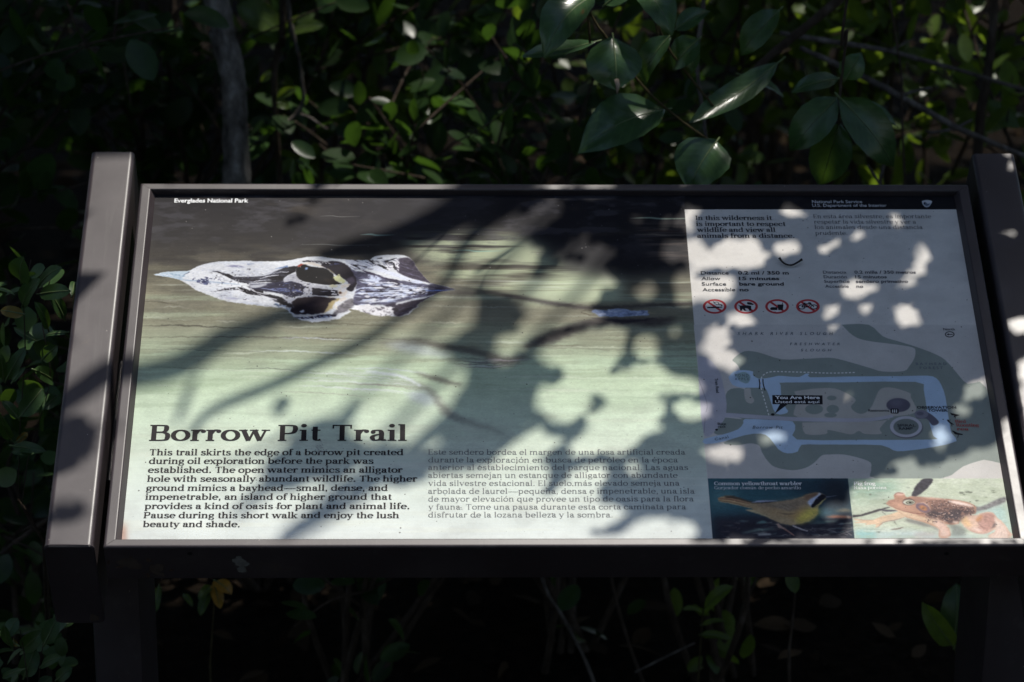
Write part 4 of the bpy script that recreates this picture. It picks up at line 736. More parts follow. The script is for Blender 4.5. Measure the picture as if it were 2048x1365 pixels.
        hser(80, X - ts / 2); hser(370, X - ts / 2); hser(680, X - ts / 2); adv = 750
    elif c == 'x': pen([(85, X), (415, 0)], 1, 1); pen([(405, X), (85, 0)], .5, 1); [hser(x, y) for x, y in ((85, X - ts / 2), (405, X - ts / 2), (85, ts / 2), (415, ts / 2))]; adv = 500
    elif c == 'y': pen([(85, X), (265, 10)], 1, 1); pen([(430, X), (250, -20), (190, -150), (110, -190)], .5, 3); ball(110, -165, T * .42); hser(85, X - ts / 2); hser(425, X - ts / 2); adv = 500
    elif c == 'z': rect(70, X - ts * 1.4, 380, X); rect(60, 0, 390, ts * 1.4); pen([(350, X - ts), (90, ts)], .9, 1); rect(70, 360, 70 + ts, X); rect(390 - ts, 0, 390, 120); adv = 440
    elif c == 'B':
        stem(140, 0, 690, 'l', 'l'); pen([(140, 690 - t / 2), (330, 690 - t / 2), (440, 640), (465, 530), (430, 420), (320, 372), (140, 372)]); pen([(140, 372), (350, 372), (480, 310), (512, 190), (470, 60), (350, t / 2), (140, t / 2)]); adv = 600
    elif c == 'P': stem(140, 0, 690, 'lr', 'l'); pen([(140, 690 - t / 2), (330, 690 - t / 2), (455, 630), (485, 505), (440, 370), (320, 318), (140, 318)]); adv = 575
    elif c == 'R': stem(140, 0, 690, 'lr', 'l'); pen([(140, 690 - t / 2), (330, 690 - t / 2), (450, 640), (475, 525), (430, 400), (320, 355), (140, 355)]); pen([(340, 355), (540, 0)], 1, 1); hser(555, ts / 2); adv = 640
    elif c == 'T': stem(310, 0, 690, 'lr', ''); rect(50, 690 - ts, 570, 690); rect(50, 530, 50 + ts, 690); rect(570 - ts, 530, 570, 690); adv = 620
    elif c == 'E': stem(140, 0, 690, 'l', 'l'); rect(140, 690 - ts, 490, 690); rect(490 - ts, 550, 490, 690); rect(140, 335, 390, 335 + ts); rect(390 - ts, 280, 390, 420); rect(140, 0, 510, ts); rect(510 - ts, 0, 510, 160); adv = 560
    elif c == 'L': stem(140, 0, 690, 'l', 'lr'); rect(140, 0, 500, ts); rect(500 - ts, 0, 500, 180); adv = 540
    elif c == 'I': stem(150, 0, 690, 'lr', 'lr'); adv = 300
    elif c in 'CG':
        arc(345, 345, 265, 345 - t / 2, 40, 322 if c == 'C' else 335); rect(545 - ts, 480, 545, 680); adv = 630
        if c == 'G': stem(560, 40, 300, '', 'lr'); adv = 700
    elif c == '—': rect(20, 215, 980, 215 + t); adv = 1000
    elif c == '.': ball(120, 45, T * .55); adv = 240
    elif c == ',': ball(120, 45, T * .52); pen([(140, 40), (130, -60), (70, -120)], .6, 3); adv = 240
    elif c == ' ': adv = 235
    if acc == "'": polys.append([(adv / 2 - 40, 560), (adv / 2 + 20, 560), (adv / 2 + 110, 720), (adv / 2 + 20, 720)])
    if acc == '~': pen([(adv / 2 - 110, 600), (adv / 2 - 50, 655), (adv / 2 + 50, 595), (adv / 2 + 110, 650)], .7)
    return adv, polys
_fc = bpy.data.curves.new('type_setter', 'FONT'); _fo = bpy.data.objects.new('type_setter', _fc); COL.objects.link(_fo)
def sans(text, bold, spacing=1.0):
    _fc.body = text; _fc.size = 1.0; _fc.offset = bold; _fc.space_character = spacing; _fc.resolution_u = 3
    bpy.context.view_layer.update()
    me = _fo.evaluated_get(bpy.context.evaluated_depsgraph_get()).to_mesh()
    V = [(v.co.x, v.co.y) for v in me.vertices]; Fc = [tuple(p.vertices) for p in me.polygons]
    _fo.evaluated_get(bpy.context.evaluated_depsgraph_get()).to_mesh_clear()
    return V, Fc
SETS = {}                                    # one mesh of letters per text block
def put(block, text, x0, x1, y, cap, style='serif', bold=False, slant=0.0, spacing=1.0, y1=None, w=0.00035):
    """set a line between photo pixels x0 and x1 on baseline y with capitals cap pixels high"""
    mb = SETS.setdefault((block, x0, y) if block in ('map_label', 'map_name') else block, MB()); V, Fc = [], []
    if style == 'serif':
        T, t = (136, 52) if bold else (86, 38)
        cx = 0.0
        for ch in text:
            a, P = serif_glyph(ch, T, t)
            for q in P:
                bb = len(V); V += [(p[0] + cx, p[1]) for p in q]; Fc.append(tuple(range(bb, bb + len(q))))
            cx += a
        capu = 690.0
    else:
        V, Fc = sans(text, 0.026 if bold else 0.009, spacing); capu = 0.73
    V = np.array(V, float); xmn, xmx = V[:, 0].min(), V[:, 0].max()
    y1 = y if y1 is None else y1
    A, B = uv(x0, y), uv(x1, y1); ex = (B - A); Ln = np.linalg.norm(ex); ex = ex / Ln; ey = np.array([-ex[1], ex[0]])
    hgt = abs((uv(x0, y - cap) - A) @ ey) if abs(ex[0]) > abs(ex[1]) else abs((uv(x0 + cap, y) - A) @ ey)
    sx = Ln / (xmx - xmn); sy = hgt / capu
    out = []
    lift = {}
    for i, f in enumerate(Fc):
        for j in f: lift[j] = (i % 7) * 4e-6 if style == 'serif' else 0.0
    for i, (x, yv) in enumerate(V):
        p = A + ex * (x - xmn) * sx + ey * (yv * sy) + ex * slant * yv * sy
        out.append((p[0], p[1], w + lift.get(i, 0)))
    Fo = []
    for f in Fc:
        q = [out[j] for j in f]; ar = sum(q[i][0] * q[(i + 1) % len(q)][1] - q[(i + 1) % len(q)][0] * q[i][1] for i in range(len(q)))
        Fo.append(f if ar > 0 else f[::-1])
    mb.add(out, Fo)
put('title_lettering', 'Borrow Pit Trail', 298, 813.6, 882.5, 32, bold=True)
EN = ['This trail skirts the edge of a borrow pit created', 'during oil exploration before the park was', 'established. The open water mimics an alligator', 'hole with seasonally abundant wildlife. The higher', 'ground mimics a bayhead—small, dense, and', 'impenetrable, an island of higher ground that', 'provides a kind of oasis for plant and animal life.', 'Pause during this short walk and enjoy the lush', 'beauty and shade.']
for tx, x0, x1, y in zip(EN, (299, 297.5, 295.5, 294, 292, 290.5, 289, 287, 285.5), (806.8, 747.2, 805.5, 835, 775.4, 783.6, 818.6, 798, 479.5), (911.2, 928.4, 946.2, 964, 982.3, 1000.1, 1018.7, 1037, 1054.8)):
    put('english_text', tx, x0, x1, y, 12, bold=True)
ES = ['Este sendero bordea el margen de una fosa artificial creada', 'durante la exploración en busca de petróleo en la época', 'anterior al establecimiento del parque nacional. Las aguas', 'abiertas semejan un estanque de alligator con abundante', 'vida silvestre estacional. El suelo más elevado semeja una', 'arbolada de laurel—pequeña, densa e impenetrable, una isla', 'de mayor elevación que provee un tipo de oasis para la flora', 'y fauna. Tome una pausa durante esta corta caminata para', 'disfrutar de la lozana belleza y la sombra.']
for tx, x1, y in zip(ES, (1371, 1356.3, 1376.5, 1355.5, 1359.6, 1389.6, 1387.7, 1372.4, 1225), (910.1, 925.7, 940.7, 956.3, 972.2, 988, 1003.6, 1019.5, 1035.3)):
    put('spanish_text', tx, 856.5, x1, y, 10.5)
for tx, x0, x1, y in (('In this wilderness it', 1391.3, 1544.2, 440.9), ('is important to respect', 1392.4, 1571.5, 452.9), ('wildlife and view all', 1393.8, 1551, 464.7), ('animals from a distance.', 1394.6, 1588.8, 476.4)):
    put('english_notice', tx, x0, x1, y, 8.8, bold=True)
for tx, x0, x1, y in (('En esta área silvestre, es importante', 1627, 1862.8, 437.3), ('respetar la vida silvestre y ver a', 1628.4, 1832.7, 448.2), ('los animales desde una distancia', 1629.8, 1845.8, 458.9), ('prudente.', 1631, 1694.6, 470.7)):
    put('spanish_notice', tx, x0, x1, y, 7.8)
for a, b_, x0, x1, x2, x3, y in (('Distance', '0.2 mi / 350 m', 1402, 1457.5, 1476, 1577.8, 549.7), ('Allow', '15 minutes', 1402.8, 1441, 1478, 1558.7, 560.9), ('Surface', 'bare ground', 1403.6, 1452.6, 1478.6, 1568, 571.8), ('Accessible', 'no', 1405, 1470.6, 1479.4, 1497.7, 583.3)):
    put('trail_facts', a, x0, x1, y, 6.8, 'sans'); put('trail_facts', b_, x2, x3, y, 6.8, 'sans', True)
for a, b_, x0, x1, x2, x3, y in (('Distancia', '0.2 milla / 350 metros', 1646, 1692.7, 1709, 1832, 548), ('Duración', '15 minutos', 1647.5, 1694, 1710.4, 1773.9, 557.4), ('Superficie', 'sendero primativo', 1648.4, 1699.5, 1711.8, 1816.5, 566.4), ('Accesible', 'no', 1650.3, 1697.6, 1713, 1726.8, 576.2)):
    put('spanish_trail_facts', a, x0, x1, y, 6.2, 'sans'); put('spanish_trail_facts', b_, x2, x3, y, 6.2, 'sans', True)
put('park_name', 'Everglades National Park', 348.6, 496.6, 405.7, 8.0, 'sans', True)
put('agency_name', 'National Park Service', 1624.3, 1724.6, 407, 6.0, 'sans'); put('agency_name', 'U.S. Department of the Interior', 1624.8, 1773.3, 414.4, 6.0, 'sans')
for tx, x0, x1, y in (('SHARK RIVER SLOUGH', 1474.9, 1664.7, 670.7), ('FRESHWATER', 1579.8, 1679.8, 691.2), ('SLOUGH', 1601.5, 1661.7, 703.5)):
    put('map_name', tx, x0, x1, y, 6.0 if x0 < 1500 else 5.2, 'sans', slant=0.25, spacing=1.9)
for tx, x0, x1, y in (('BAYHEAD', 1831.8, 1893.4, 730.9), ('FOREST', 1839.8, 1886, 738.9), ('POND', 1470.2, 1497, 754), ('APPLE', 1469.8, 1498, 761.2)):
    put('map_name', tx, x0, x1, y, 5.2, 'sans', spacing=1.6)
for tx, x0, x1, y, bo in (('Restrooms', 1737, 1778, 824, False), ('OBSERVATION', 1833.8, 1912.8, 818, True), ('TOWER', 1856, 1895.5, 824.2, True), ('SPIRAL', 1795, 1831.5, 854, False), ('RAMP', 1798, 1826, 860.2, False), ('Bike', 1435.6, 1452.5, 851, False), ('rack', 1436, 1452, 856.4, False), ('North', 1886.9, 1909.8, 661.7, False)):
    put('map_label', tx, x0, x1, y, 5.2, 'sans', bo)
put('map_name', 'Borrow Pit', 1505, 1564.9, 858.2, 6.2, 'sans', slant=0.25, spacing=1.2)
put('map_name', 'Canal', 1430.5, 1457.5, 882, 5.6, 'sans', spacing=1.2, y1=876.5)
put('map_label', 'Tram Road', 1429.5, 1432.6, 757.7, 6.6, 'sans', y1=786.5)
for tx, x0, x1, y in (('Bird', 1910.7, 1932, 846.7), ('Roosting', 1912.8, 1958, 854), ('Area', 1914, 1937.5, 861.8)): put('roost_label', tx, x0, x1, y, 6.2, 'serif', True)
put('you_are_here_label', 'You Are Here', 1550, 1639.6, 798.8, 6.4, 'sans', True); put('you_are_here_label', 'Usted está aquí', 1550.5, 1639.8, 807.0, 5.6, 'sans')
put('bird_caption', 'Common yellowthroat warbler', 1428.5, 1604, 971.3, 7.2, bold=True); put('bird_caption', 'Gorjeador común de pecho amarillo', 1429, 1602, 979.4, 6.2)
put('frog_caption', 'Pig frog', 1708, 1751, 971.3, 7.2, bold=True); put('frog_caption', 'Rana porcina', 1708.5, 1773.4, 979.2, 6.2)
bpy.data.objects.remove(_fo); bpy.data.curves.remove(_fc)
INKS = {'title_lettering': (0.022, 0.018, 0.020), 'english_text': (0.030, 0.025, 0.028), 'spanish_text': (0.17, 0.175, 0.18), 'english_notice': (0.022, 0.022, 0.028), 'spanish_notice': (0.10, 0.10, 0.105),
        'trail_facts': (0.035, 0.035, 0.04), 'spanish_trail_facts': (0.10, 0.10, 0.11), 'park_name': (0.80, 0.80, 0.80), 'agency_name': (0.55, 0.55, 0.57), 'map_name': (0.13, 0.15, 0.17), 'map_label': (0.035, 0.04, 0.05),
        'roost_label': (0.38, 0.07, 0.06), 'you_are_here_label': (0.78, 0.78, 0.78), 'bird_caption': (0.72, 0.73, 0.74), 'frog_caption': (0.82, 0.82, 0.80)}

# ================================================================== the sign
sign = empty('wayside_sign', (0, 0, ZC), label='low slanted trail sign in a dark metal frame with printed panel', cat='sign')
sign.rotation_euler = (TILT, 0, 0)
UO, VT, VB = 0.467, 0.2555, -0.262           # outer edge of the frame
PROF = [(0, 0, -0.043), (0, 0, 0.0050)] + [(0.003 - 0.003 * math.cos(R_(a)),) * 2 + (0.005 + 0.003 * math.sin(R_(a)),) for a in (15, 30, 45, 60, 75, 90)]
PROF += [(0.0105, 0.0092, 0.0080), (0.0113, 0.0098, 0.0079), (0.0119, 0.0103, 0.0075), (0.0124, 0.0107, 0.0070), (0.0128, 0.0110, 0.0062), (0.0170, 0.0113, -0.001), (0.0170, 0.0113, -0.043)]
def rail(side):
    n = len(PROF); V = []; g = 0.00025
    for e in (0, 1):
        for ss, sv, w in PROF:
            if side == 't': V.append(((-1, 1)[e] * (UO - ss - g), VT - sv, w))
            if side == 'b': V.append(((1, -1)[e] * (UO - ss - g), VB + sv, w))
            if side == 'l': V.append((-UO + ss, (VB + sv + g, VT - sv - g)[e], w))
            if side == 'r': V.append((UO - ss, (VT - sv - g, VB + sv + g)[e], w))
    Fc = [(i, (i + 1) % n, n + (i + 1) % n, n + i)[::-1] for i in range(n)] + [tuple(range(n)), tuple(range(2 * n - 1, n - 1, -1))]
    link('frame_rail', mesh('frame_rail', V, Fc), M_METAL, sign, True)
for s_ in 'tblr': rail(s_)
# printed pane, laid into the frame
x0, x1, y0, y1 = -0.4503, 0.4503, -0.2509, 0.2445
pv = [(x0, y0, 0), (x1, y0, 0), (x1, y1, 0), (x0, y1, 0), (x0, y0, -0.003), (x1, y0, -0.003), (x1, y1, -0.003), (x0, y1, -0.003)]
pf = [(0, 1, 2, 3), (4, 7, 6, 5), (0, 4, 5, 1), (1, 5, 6, 2), (2, 6, 7, 3), (3, 7, 4, 0)]
pm = mesh('panel', pv, pf); ul = pm.uv_layers.new(name='print')
for lp in pm.loops:
    p = pm.vertices[lp.vertex_index].co; ul.data[lp.index].uv = (p.x / PW + 0.5, p.y / PH + 0.5)
panel = link('panel', pm, M_PRINT, sign, True)
for nm, mb in SETS.items():
    if isinstance(nm, tuple): nm = nm[0]
    mb.build(nm, bpy.data.materials.get('ink_' + nm) or flat_mat('ink_' + nm, INKS[nm], 0.6, 0.12, 300), panel, smooth=False)
# scrape over the title, flecks of dried dirt
sc = MB()
for i in range(44):
    a = rnd.gauss(0, 1) * 6; b_ = rnd.gauss(0, 1) * 7; c = uv(640 + a + b_ * 0.1, 898 + b_); r = rnd.uniform(0.2, 0.75) * 1e-3; n_ = 6
    sc.add([(c[0] + r * math.cos(q * 1.047) * rnd.uniform(.5, 1.3), c[1] + r * 1.3 * math.sin(q * 1.047) * rnd.uniform(.5, 1.3), 0.00042 + i * 3e-6) for q in range(n_)], [tuple(range(n_))])
sc.build('scuff_mark', flat_mat('scuffed_film', (0.36, 0.37, 0.36), 0.8, 0.1), panel, smooth=False)
bk = MB()
bk.add([(-.4485, -.2495, -.041), (.4485, -.2495, -.041), (.4485, .243, -.041), (-.4485, .243, -.041), (-.4485, -.2495, -.035), (.4485, -.2495, -.035), (.4485, .243, -.035), (-.4485, .243, -.035)],
       [(0, 3, 2, 1), (4, 5, 6, 7), (0, 1, 5, 4), (1, 2, 6, 5), (2, 3, 7, 6), (3, 0, 4, 7)])
bk.build('back_plate', M_METAL, sign, False, local=True)
# side arms: square-edged tubes with rounded long edges and welded end caps
def arm(sx):
    u0, u1, w0, w1, va, vb, r = 0.477, 0.526, -0.119, 0.0095, -0.2625, 0.304, 0.0055
    prof = []
    for cx, cw, a0 in ((u1 - r, w1 - r, 0), (u0 + r, w1 - r, 90), (u0 + r, w0 + r, 180), (u1 - r, w0 + r, 270)):
        for j in range(11): q = R_(a0 + 90 * j / 10); prof.append((sx * (cx + r * math.cos(q)), cw + r * math.sin(q)))
    if sx < 0: prof = prof[::-1]
    n = len(prof); V = []; Fc = []
    st_ = [(va, -0.0010), (va + 0.0008, 0), (vb - 0.0008, 0), (vb, -0.0010)]
    cu, cw = sx * (u0 + u1) / 2, (w0 + w1) / 2
    for v, d in st_:
        for (u, w) in prof:
            V.append((u + (d * (1 if u > cu else -1)), v, w + (d * (1 if w > cw else -1))))
    for i in range(3):
        for j in range(n): Fc.append((i * n + j, i * n + (j + 1) % n, (i + 1) * n + (j + 1) % n, (i + 1) * n + j)[::-1])
    Fc += [tuple(range(n)), tuple(3 * n + j for j in range(n))[::-1]]
    o = link('side_arm', mesh('side_arm', V, Fc), M_METAL, sign, True)
    # lip of the welded cap at the low end
    wb = MB(); k = 64
    ring_ = [prof[int(i * n / k) % n] for i in range(k)]
    pts = [Vector((u * 1.0, va + 0.0022 + rnd.uniform(-.0003, .0003), w)) for (u, w) in prof] ; pts.append(pts[0])
    wb.tube(pts, [0.0011 * rnd.uniform(.7, 1.3) for _ in pts], 5)
    wb.build('weld_bead', M_METAL, o)
arm(-1); arm(1)
inv = SIGN.inverted()
def leg(sx):
    u0, u1, ya, yb = (0.4495, 0.5005, LEGY, LEGY + 0.150) if sx < 0 else (0.456, 0.507, LEGY, LEGY + 0.150)
    zt = lambda Y: ZC + (-0.0436 + Y * st) / ct
    r = 0.004; ring_ = [(u0 + r, ya), (u1 - r, ya), (u1 - r * .3, ya + r * .3), (u1, ya + r), (u1, yb - r), (u1 - r, yb), (u0 + r, yb), (u0, yb - r), (u0, ya + r), (u0 + r * .3, ya + r * .3)]
    V = [inv @ Vector((sx * u, Y, -0.15)) for u, Y in ring_] + [inv @ Vector((sx * u, Y, zt(Y))) for u, Y in ring_]; n = len(ring_)
    Fc = [(i, (i + 1) % n, n + (i + 1) % n, n + i) for i in range(n)] + [tuple(range(n))[::-1], tuple(range(n, 2 * n))]
    if sx < 0: Fc = [f[::-1] for f in Fc]
    link('leg', mesh('leg', V, Fc, True, 40), M_METAL, sign, True)
LEGY = -0.10
leg(-1); leg(1)
for x in (380, 1893):                        # screw recesses in the front of the bottom rail
    d = CR @ ray(x, 1107); t = (VB - CP[1]) / d[1]; p = CP + t * d
    q = MB(); k = 14
    V = [(p[0] + .0026 * math.cos(2 * math.pi * i / k), VB - 0.0006, p[2] + .0026 * math.sin(2 * math.pi * i / k)) for i in range(k)]
    V += [(p[0] + .0016 * math.cos(2 * math.pi * i / k), VB - 0.0007, p[2] + .0016 * math.sin(2 * math.pi * i / k)) for i in range(k)]
    V += [(p[0] + .0014 * math.cos(2 * math.pi * i / k), VB - 0.0001, p[2] + .0014 * math.sin(2 * math.pi * i / k)) for i in range(k)]
    q.add(V, [(i, (i + 1) % k, k + (i + 1) % k, k + i) for i in range(k)] + [(k + i, k + (i + 1) % k, 2 * k + (i + 1) % k, 2 * k + i) for i in range(k)] + [tuple(2 * k + i for i in range(k))])
    q.build('screw', flat_mat('screw_recess', (0.012, 0.012, 0.013), 0.5), sign, False, local=True)
def splat(name, x, y, rx, ry, mat, n=14, on='front'):
    mb = MB()
    d = CR @ ray(x, y); t = (VB - CP[1]) / d[1]; p = CP + t * d; s = np.linalg.norm(p - CP) / F
    for j in range(7):
        ox, oy, k = rnd.gauss(0, .35) * rx, rnd.gauss(0, .35) * ry, rnd.uniform(.35, .7)
        mb.add([(p[0] + (ox + k * rx * math.cos(6.283 * i / n) * rnd.uniform(.7, 1.2)) * s, VB - 0.0005 - j * 2e-5, p[2] + (oy + k * ry * math.sin(6.283 * i / n) * rnd.uniform(.7, 1.2)) * s * 1.34) for i in range(n)], [tuple(range(n))])
    mb.build(name, mat, sign, False, local=True)
splat('lichen_patch', 480, 1121, 17, 11, flat_mat('pale_lichen', (0.16, 0.155, 0.145), 0.9, 0.1, 200)); splat('lichen_patch', 484, 1138, 12, 10, bpy.data.materials['pale_lichen'])
for q_ in range(9): splat('dirt_stain', rnd.uniform(205, 350), rnd.uniform(1110, 1158), rnd.uniform(2, 7), rnd.uniform(2, 6), flat_mat('rust_brown', (0.085, 0.055, 0.042), 0.95, 0.1, 250) if q_ == 0 else bpy.data.materials['rust_brown'])
splat('dirt_stain', 316, 1137, 14, 14, flat_mat('brown_dirt', (0.075, 0.055, 0.045), 0.95, 0.1, 250)); splat('dirt_stain', 262, 1130, 26, 14, bpy.data.materials['brown_dirt']); splat('dirt_stain', 190, 1236, 10, 10, bpy.data.materials['brown_dirt'])
# the curved twig left lying on the pane
tw = MB(); P = [uv(1558, 523), uv(1564, 529), uv(1573, 533), uv(1583, 534), uv(1593, 531), uv(1603, 526)]
P = [s2w(p[0], p[1], 0.0022 + 0.0012 * abs(i - 2.5)) for i, p in enumerate(P)]
tw.tube(spline(P, 5), list(np.interp(np.linspace(0, 1, 26), [0, .08, .5, .92, 1], [.0016, .0012, .0010, .0012, .0017])), 8)
tw.build('twig', flat_mat('dark_twig', (0.03, 0.027, 0.025), 0.7, 0.2, 500), None, label='thin dark curved twig lying on the pale column of the sign', cat='twig')

# ================================================================== shade: what stands between the sun and the sign
GU0, GU1, GV0, GV1, GS = -0.57, 0.60, -0.30, 0.33, 0.002
GW, GH = int((GU1 - GU0) / GS), int((GV1 - GV0) / GS)
gv, gu = np.mgrid[0:GH, 0:GW]; gu = GU0 + (gu + .5) * GS; gv = GV0 + (gv + .5) * GS
def gmask(P):
    Q = uvs(P); out = np.zeros((GH, GW), bool)
    for r in range(GH):
        y = GV0 + (r + .5) * GS; a, b_ = Q, np.roll(Q, -1, 0)
        c = (a[:, 1] <= y) != (b_[:, 1] <= y)
        if not c.any(): continue
        xs = np.sort(a[c][:, 0] + (y - a[c][:, 1]) / (b_[c][:, 1] - a[c][:, 1]) * (b_[c][:, 0] - a[c][:, 0]))
        out[r] = np.searchsorted(xs, GU0 + (np.arange(GW) + .5) * GS) % 2 == 1
    return out
SHADE = [  # leafy shade seen on the lit left half
 [(734, 791), (700, 812), (674, 832), (634, 834), (600, 853), (580, 880), (552, 905), (527, 925), (520, 945), (530, 983), (575, 987), (615, 968), (660, 965), (700, 945), (760, 930), (800, 905), (822, 890), (800, 880), (770, 885), (742, 893), (715, 870), (690, 850), (712, 826)],
 [(883, 897), (826, 903), (814, 926), (740, 937), (723, 957), (770, 975), (837, 972), (870, 950), (950, 940), (980, 900)],
 [(717, 950), (663, 979), (640, 1006), (605, 1036), (550, 1074), (575, 1080), (622, 1045), (655, 1014), (680, 992), (730, 966)],
 [(566, 450), (580, 423), (600, 432), (624, 430), (620, 442), (590, 452)], [(95, 860), (160, 850), (200, 880), (190, 920), (150, 960), (100, 980)], [(88, 1030), (160, 1020), (178, 1050), (150, 1070), (88, 1075)],
 [(540, 800), (575, 792), (585, 815), (560, 835), (540, 825)], [(860, 890), (930, 860), (960, 880), (920, 905)],
 [(575, 612), (640, 612), (700, 640), (640, 652), (560, 650)],
]
BASE = [(1085, 362), (1039, 426), (1046, 480), (1082, 500), (1066, 540), (1000, 580), (955, 578), (945, 620), (948, 650), (915, 668), (880, 680), (868, 700), (905, 720), (930, 735), (925, 770), (900, 800), (890, 850), (880, 880), (900, 905), (960, 930), (1000, 960), (1010, 1110), (2200, 1110), (2150, 270), (1085, 270)]
LIT = [
 [(1079, 388), (1092, 362), (1226, 362), (1218, 388)], [(1335, 384), (1345, 366), (1392, 366), (1388, 384)],
 [(1047, 447), (1071, 418), (1108, 400), (1129, 405), (1123, 429), (1102, 447), (1071, 465), (1047, 473)], [(1129, 487), (1155, 465), (1176, 471), (1171, 497), (1145, 508)],
 [(1171, 516), (1192, 494), (1224, 492), (1232, 502), (1213, 529), (1184, 531)],
 [(1060, 556), (1108, 542), (1145, 534), (1184, 534), (1213, 542), (1213, 553), (1237, 566), (1213, 579), (1192, 587), (1187, 608), (1118, 613), (1086, 608), (1026, 587), (985, 580)],
 [(1073, 618), (1166, 608), (1181, 624), (1197, 629), (1208, 640), (1145, 647), (1086, 663), (1047, 671), (1039, 658)],
 [(1118, 674), (1184, 663), (1239, 655), (1250, 671), (1240, 703), (1231, 720), (1217, 743), (1189, 769), (1177, 794), (1171, 820), (1143, 843), (1109, 843), (1080, 817), (1066, 800), (1086, 780), (1120, 769), (1143, 746), (1120, 734), (1095, 725), (1085, 705)],
 [(1268, 680), (1290, 672), (1315, 682), (1312, 712), (1280, 718)],
 [(985, 690), (1010, 672), (1045, 676), (1050, 692), (1020, 700)], [(975, 712), (1020, 706), (1035, 720), (1000, 732)],
 [(1211, 766), (1234, 749), (1269, 737), (1309, 726), (1329, 737), (1331, 751), (1397, 766), (1401, 786), (1371, 783), (1303, 789), (1329, 814), (1326, 831), (1297, 846), (1234, 843), (1206, 846), (1177, 834), (1206, 820), (1223, 811), (1206, 791)],
 [(1160, 871), (1203, 860), (1289, 857), (1303, 860), (1263, 889), (1240, 906), (1197, 903), (1154, 903), (1143, 889)], [(1354, 803), (1400, 809), (1406, 831), (1377, 843), (1357, 829)],
 [(1023, 894), (1046, 880), (1074, 857), (1094, 871), (1100, 891), (1080, 914), (1054, 926), (1066, 937), (1097, 934), (1094, 963), (1074, 989), (1097, 994), (1120, 977), (1143, 949), (1177, 931), (1206, 937), (1206, 963), (1183, 989), (1189, 1006), (1234, 1014), (1251, 1029), (1217, 1049), (1171, 1060), (1177, 1100), (960, 1100), (960, 949), (1003, 906)],
 [(1254, 1063), (1280, 1043), (1317, 1037), (1360, 1049), (1389, 1054), (1370, 1100), (1249, 1100)], [(900, 1085), (900, 1076), (1372, 1076), (1366, 1100), (900, 1100)],
 [(1276, 584), (1284, 566), (1303, 571), (1305, 589), (1290, 600)], [(1324, 508), (1337, 487), (1371, 484), (1371, 516), (1337, 521)], [(1350, 555), (1379, 545), (1382, 597), (1371, 613), (1356, 603)], [(1320, 444), (1345, 436), (1366, 438), (1366, 448), (1330, 452)],
 [(1369, 415), (1399, 415), (1385, 450), (1376, 470), (1374, 455)],
 [(1376, 505), (1384, 480), (1395, 475), (1413, 500), (1422, 503), (1457, 478), (1508, 478), (1527, 497), (1539, 513), (1527, 529), (1504, 538), (1432, 535), (1385, 545)],
 [(1546, 500), (1558, 481), (1587, 478), (1603, 503), (1577, 510), (1552, 508)], [(1552, 427), (1571, 406), (1577, 418), (1603, 420), (1606, 427), (1590, 437)],
 [(1655, 484), (1666, 474), (1680, 480), (1676, 490), (1662, 492)], [(1696, 476), (1713, 464), (1728, 472), (1716, 483)], [(1636, 500), (1653, 494), (1665, 500), (1650, 509)],
 [(1779, 416), (1793, 419), (1804, 440), (1804, 458), (1780, 459), (1786, 440)], [(1703, 457), (1726, 452), (1725, 463)], [(1885, 448), (1894, 440), (1904, 448), (1894, 457)],
 [(1824, 488), (1840, 482), (1855, 500), (1853, 532), (1836, 559), (1811, 578), (1787, 578), (1802, 560), (1824, 538), (1832, 516), (1824, 503)],
 [(1678, 573), (1704, 560), (1758, 570), (1745, 579), (1710, 596), (1688, 590)], [(1646, 634), (1656, 614), (1680, 608), (1676, 622), (1656, 641)], [(1715, 617), (1729, 608), (1753, 614), (1732, 631)],
 [(1790, 620), (1802, 607), (1821, 612), (1839, 630), (1829, 654), (1796, 654)], [(1881, 620), (1890, 612), (1911, 616), (1894, 625)], [(1646, 662), (1659, 651), (1683, 655), (1663, 668)],
 [(1385, 560), (1447, 551), (1473, 557), (1466, 586), (1454, 600), (1392, 600)], [(1457, 630), (1495, 628), (1522, 643), (1504, 654), (1466, 651)],
 [(1406, 684), (1419, 658), (1457, 649), (1457, 690), (1447, 700), (1482, 709), (1489, 722), (1470, 740), (1444, 741), (1419, 720), (1406, 705)],
 [(1416, 900), (1457, 888), (1487, 900), (1484, 922), (1438, 924), (1414, 912)], [(1509, 878), (1536, 867), (1570, 867), (1573, 882), (1539, 896)], [(1408, 812), (1420, 808), (1424, 824), (1410, 830)],
 [(1678, 796), (1685, 781), (1704, 781), (1715, 796), (1691, 807)], [(1919, 799), (1944, 767), (1970, 756), (1972, 792), (1938, 804)], [(1904, 815), (1932, 812), (1945, 824), (1925, 835)],
 [(1868, 853), (1881, 845), (1896, 872), (1896, 893), (1868, 893)],
 [(1780, 922), (1827, 914), (1837, 941), (1868, 935), (1938, 905), (1995, 888), (2002, 860), (2014, 850), (2075, 1100), (1568, 1100), (1576, 1078), (1690, 1074), (1702, 1040), (1690, 1000), (1713, 965), (1773, 955), (1805, 948)],
 [(1442, 1100), (1450, 1076), (1516, 1076), (1524, 1100)],
 [(2006, 314), (2021, 308), (2025, 328), (2005, 332)], [(2006, 356), (2026, 343), (2034, 370)], [(1975, 482), (2030, 478), (2030, 485), (1980, 487)], [(2013, 690), (2018, 662), (2048, 660), (2080, 665), (2080, 688)], [(2033, 750), (2048, 742), (2120, 742), (2160, 1110), (2075, 1110), (2040, 910)],
 [(1640, 1010), (1680, 1004), (1690, 1030), (1650, 1040)],
]
